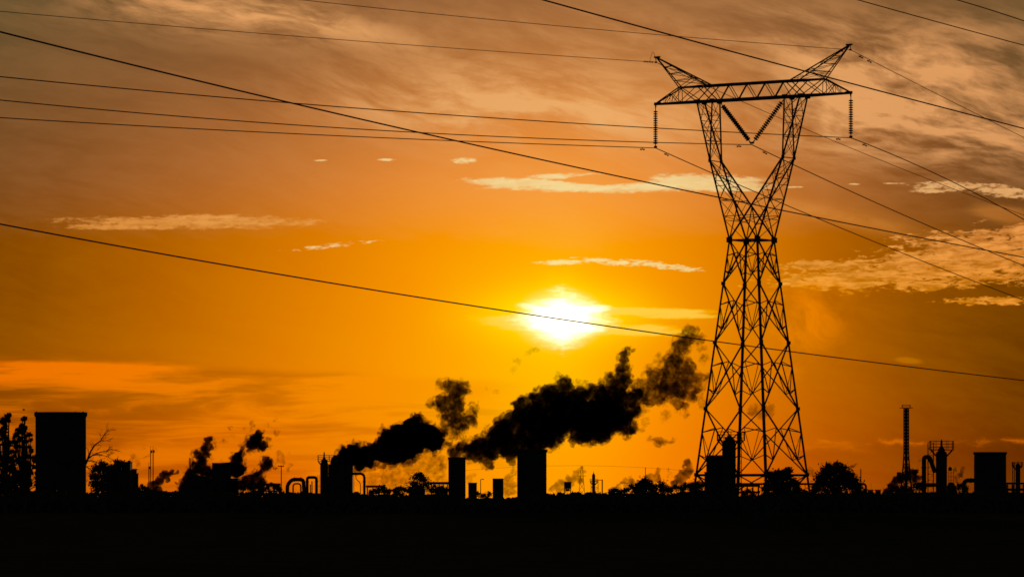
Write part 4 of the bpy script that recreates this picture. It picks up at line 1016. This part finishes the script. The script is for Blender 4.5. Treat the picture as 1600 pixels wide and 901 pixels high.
plume([(712, 706, 11), (722, 699, 12), (738, 698, 13), (752, 694, 17), (770, 687, 20), (768, 706, 14), (748, 708, 12), (790, 674, 24), (798, 698, 20), (820, 656, 24), (815, 633, 15), (838, 690, 22), (838, 627, 18), (862, 618, 19), (884, 603, 14), (880, 640, 28),
       (860, 668, 27), (902, 625, 21), (915, 658, 30), (905, 678, 17), (940, 640, 27), (940, 672, 22), (925, 684, 12), (962, 618, 20), (966, 650, 26), (982, 668, 14), (762, 722, 9), (766, 731, 5), (797, 716, 8), (802, 724, 5), (798, 652, 9), (975, 592, 15), (971, 574, 11), (974, 560, 9), (982, 549, 6), (983, 630, 15), (992, 615, 11), (990, 640, 12), (960, 600, 14), (955, 590, 8), (940, 612, 15), (922, 612, 12), (826, 670, 20), (845, 650, 22), (858, 690, 15), (880, 662, 20), (780, 692, 20), (812, 690, 20), (740, 702, 14), (896, 640, 20), (950, 655, 22), (735, 712, 8), (870, 640, 20)],
      1220, 'largest black smoke plume, rolling right from the short chimney and over the broad one', 0.20, (17, 0.26, 0.56), ((16, 4.2), (7, 2.4), (3.2, 1.2)), 1.4, 3,
      [(992, 650, 8), (1000, 670, 7), (990, 600, 8), (985, 575, 8), (905, 600, 8), (940, 605, 12), (1000, 640, 7)], warp=((34, 4.5), (16, 4.5), (7, 3.4), (3.2, 1.6)), fringe=True)
plume([(1010, 612, 15), (1026, 590, 19), (1040, 602, 22), (1060, 610, 20), (1050, 568, 18), (1062, 542, 15), (1080, 522, 13), (1092, 528, 8), (1086, 592, 15), (1074, 575, 16), (1062, 632, 12), (1082, 618, 11), (1020, 625, 14), (1096, 605, 9), (998, 618, 13), (1004, 600, 10), (1035, 618, 16), (1070, 598, 16), (1052, 585, 16), (1058, 555, 14), (1070, 530, 12)],
      1300, 'ragged thinning smoke drifting up to the pylon beyond the large plume', 0.12, (14, 0.37, 0.62), ((14, 1.6), (6, 1.4), (3, 0.8)), 1.2, 5, [(1000, 640, 12), (1008, 660, 9), (1100, 560, 10), (1106, 590, 11), (1098, 630, 12), (1040, 650, 10), (1112, 620, 9), (1096, 545, 9), (1030, 560, 9)], wtau=0.07, warp=((34, 8.0), (16, 6.0), (7, 4.0), (3.2, 1.8)), fringe=0.09)
plume([(1035, 685, 12, 0.5), (1018, 683, 8, 0.5), (1050, 684, 9, 0.5), (1030, 690, 7, 0.6)], 1300, 'small flat drifting smoke puff below the ragged smoke, left of the pylon', 0.10, (8, 0.34, 0.62), ((8, 2.2), (3, 1.0)), 1.2, 6)
plume([(832, 547, 8, 0.7), (822, 552, 6), (808, 565, 7), (804, 578, 6), (838, 545, 6, 0.5), (776, 610, 5), (760, 606, 4)], 1400, 'faint shreds of smoke under the sun', 0.055, (6, 0.38, 0.66), ((6, 2.0), (3, 1.0)), 1.1, 7)
plume([(528, 722, 11), (535, 713, 12), (550, 712, 18), (553, 699, 10), (575, 712, 18), (572, 701, 12), (596, 706, 20), (605, 683, 14), (602, 671, 6), (620, 700, 22), (626, 679, 20), (640, 690, 24), (648, 668, 17), (652, 654, 9), (664, 680, 22), (678, 690, 15), (640, 708, 13), (612, 720, 10), (562, 724, 13), (540, 728, 10), (683, 680, 9)],
      1260, 'dense black plume leaving the railed column with needle vent', 0.40, None, ((14, 3.6), (6, 2.0), (3, 1.0)), 1.4, 8, [(655, 706, 10), (670, 702, 8), (630, 722, 10), (600, 730, 8), (642, 725, 7)], wtau=0.12, warp=((34, 4.5), (16, 4.0), (7, 3.0), (3.2, 1.5)), fringe=True)
plume([(700, 600, 8), (690, 627, 15), (712, 612, 17), (724, 604, 9), (702, 645, 15), (714, 656, 16), (734, 655, 11), (711, 674, 11), (743, 640, 7), (688, 602, 7), (712, 630, 15), (676, 630, 7), (700, 662, 12), (690, 676, 10), (698, 690, 7), (720, 668, 13)],
      1320, 'upright torn puff of dark smoke above the gap between the two black plumes', 0.17, (12, 0.34, 0.60), ((12, 2.0), (5, 1.4), (2.6, 0.9)), 1.2, 9, warp=((34, 6.0), (16, 5.0), (7, 3.6), (3.2, 1.6)), fringe=0.11)
plume([(690, 718, 6), (692, 726, 6), (690, 734, 4)], 1320, 'small grey smoke blot just left of the short chimney', 0.12, (7, 0.36, 0.62), ((6, 1.6), (3, 0.8)), 1.0, 10)
plume([(325, 689, 6), (319, 699, 9), (312, 711, 9), (322, 709, 7), (330, 698, 6), (316, 722, 8), (305, 727, 8), (310, 733, 10), (330, 686, 5), (296, 738, 8), (290, 750, 8), (320, 736, 10), (302, 742, 10), (330, 742, 9), (284, 758, 7)], 1310, 'leaning smoke puff above the sloping conveyor house', 0.36, (9, 0.20, 0.46), ((8, 2.4), (4, 1.3), (2.2, 0.6)), 1.0, 11,
      [(345, 690, 4, 0.7), (350, 688, 5, 0.7), (361, 670, 5), (363, 680, 5), (379, 672, 3), (380, 679, 3), (330, 715, 6), (336, 728, 6), (347, 722, 4)], wtau=0.11, fringe=True)
plume([(405, 678, 7), (400, 689, 12), (410, 697, 9), (392, 693, 9), (380, 700, 6), (372, 714, 10), (366, 725, 9), (372, 734, 13), (360, 735, 9), (376, 704, 6), (414, 692, 6)], 1310, 'black kinked smoke plume rising from the right side of the flat-roofed building', 0.38, None, ((9, 2.4), (4, 1.4), (2.2, 0.7)), 1.0, 12,
      [(394, 664, 6), (392, 672, 4), (420, 663, 5, 0.7), (432, 657, 4), (432, 672, 6), (434, 679, 4), (388, 708, 6), (395, 703, 5), (372, 718, 13)], wtau=0.13, fringe=True)
plume([(420, 724, 9), (417, 718, 7), (412, 732, 8), (405, 742, 8), (396, 746, 8), (430, 730, 4, 0.6), (386, 749, 8), (376, 756, 8), (366, 762, 8), (408, 754, 9), (395, 758, 9)], 1290, 'low black smoke puff drifting towards the T-topped utility pole', 0.34, (9, 0.20, 0.46), ((8, 2.2), (4, 1.3), (2.2, 0.6)), 1.0, 13,
      [(438, 712, 7), (442, 718, 5), (452, 734, 5), (455, 728, 4), (446, 750, 4), (485, 726, 3), (454, 706, 3)], wtau=0.11, fringe=True)
plume([(268, 738, 6), (258, 741, 8), (276, 737, 4, 0.7), (249, 750, 8), (239, 757, 8), (262, 749, 6), (232, 765, 7), (246, 765, 8), (275, 756, 5, 0.6), (284, 758, 4, 0.6)], 1320, 'small round-topped smoke bank right of the three thin masts', 0.36, None, ((7, 2.0), (3.5, 1.2), (2, 0.6)), 0.9, 14)
plume([(209, 711, 6, 0.7), (206, 718, 5), (213, 721, 6), (216, 728, 5), (224, 702, 4, 0.6), (226, 712, 5, 0.6), (234, 711, 4), (240, 705, 5)], 1300, 'faint smoke smudge above the narrow shaft and pipe-laden building', 0.09, (6, 0.36, 0.64), ((5, 1.4), (2.5, 0.7)), 0.9, 15)
plume([(903, 737, 7), (912, 736, 5, 0.6), (908, 748, 6), (898, 745, 6), (888, 748, 8), (894, 754, 6), (878, 753, 7), (870, 758, 7), (862, 762, 6), (873, 766, 7), (884, 766, 6)], 1560, 'brown translucent smoke puff behind the raised hopper', 0.085, (10, 0.10, 0.5), ((7, 2.2), (3.5, 1.2)), 0.9, 16)
plume([(972, 752, 6), (975, 748, 4), (965, 758, 6), (958, 765, 6), (954, 770, 5), (968, 766, 5)], 1500, 'short stubby smoke puff nearest the gallows arm', 0.14, (9, 0.15, 0.5), ((6, 1.8), (3, 1.0)), 0.8, 17)
plume([(986, 753, 6), (985, 746, 3), (990, 757, 4), (980, 757, 4), (1001, 744, 3, 0.7)], 1450, 'tiny round smoke puff left of the slim bare pole', 0.15, (9, 0.15, 0.5), ((6, 1.6), (3, 0.9)), 0.8, 18)
plume([(1013, 745, 7), (1019, 750, 6), (1028, 739, 7), (1024, 744, 6), (1030, 748, 6), (1018, 758, 5)], 1400, 'two-lobed brown smoke puff touching the slim bare pole', 0.11, (9, 0.12, 0.5), ((6, 1.9), (3, 1.0)), 0.8, 19, [(1045, 733, 3), (1047, 738, 4), (1043, 742, 3)], wtau=0.14)
plume([(1075, 724, 8), (1066, 726, 5, 0.6), (1065, 737, 8), (1078, 734, 8), (1072, 742, 8), (1062, 747, 8), (1053, 755, 7), (1046, 762, 6), (1068, 756, 6), (1082, 758, 7), (1092, 756, 6)], 1380, 'leaning smoke bank piled behind the left foot of the pylon', 0.15, (9, 0.12, 0.48), ((7, 2.2), (3.5, 1.2)), 0.9, 20)
plume([(1178, 640, 12), (1190, 645, 12), (1204, 640, 10), (1190, 636, 8)], 1400, 'soft smoke blot seen through the middle of the pylon', 0.06, (14, 0.32, 0.68), ((8, 2.6), (4, 1.2)), 1.1, 21)
plume([(1268, 735, 5), (1262, 738, 4), (1272, 740, 4), (1258, 742, 3), (1332, 727, 5, 0.7), (1338, 723, 4, 0.6), (1330, 734, 4)], 1400, 'thin smoke shreds on both sides of the broad round tree', 0.14, (6, 0.30, 0.6), ((5, 1.5), (2.5, 0.8)), 0.8, 22)
plume([(1428, 738, 7), (1420, 737, 6), (1418, 745, 7), (1408, 745, 8), (1436, 747, 5, 0.7), (1428, 748, 7), (1400, 752, 7), (1392, 759, 7), (1386, 766, 6), (1404, 760, 6)], 1330, 'lumpy black smoke puff across the foot of the slim lattice tower', 0.40, None, ((7, 2.0), (3.5, 1.2), (2, 0.6)), 0.8, 23, [(1436, 724, 4), (1432, 730, 4), (1438, 718, 3)], wtau=0.14)
plume([(1503, 736, 5), (1500, 742, 5), (1494, 746, 5), (1490, 735, 4), (1506, 732, 4)], 1300, 'dim smoke smudge between pointed-vent column and squat tower', 0.13, (6, 0.28, 0.6), ((5, 1.5), (2.5, 0.8)), 0.8, 24)
plume([(795, 746, 8), (803, 737, 7), (789, 757, 9), (801, 757, 9), (797, 768, 9), (782, 768, 8), (740, 770, 8, 0.6), (756, 772, 6, 0.6), (735, 748, 6), (741, 744, 4)], 1500, 'broken brown steam rising between the two chimneys', 0.09, (6, 0.36, 0.60), ((6, 2.0), (3, 1.0)), 0.9, 25)
plume([(585, 748, 20), (612, 742, 22), (640, 732, 24), (668, 722, 24), (600, 762, 18), (628, 758, 20), (655, 750, 20), (682, 736, 16), (690, 755, 16), (672, 765, 16), (690, 700, 10), (575, 765, 14)], 1420, 'wide thin mottled steam bank glowing beneath the dense black plume', 0.045, (8, 0.42, 0.68), ((12, 3.0), (5, 1.5)), 1.6, 26, name='steam_bank')
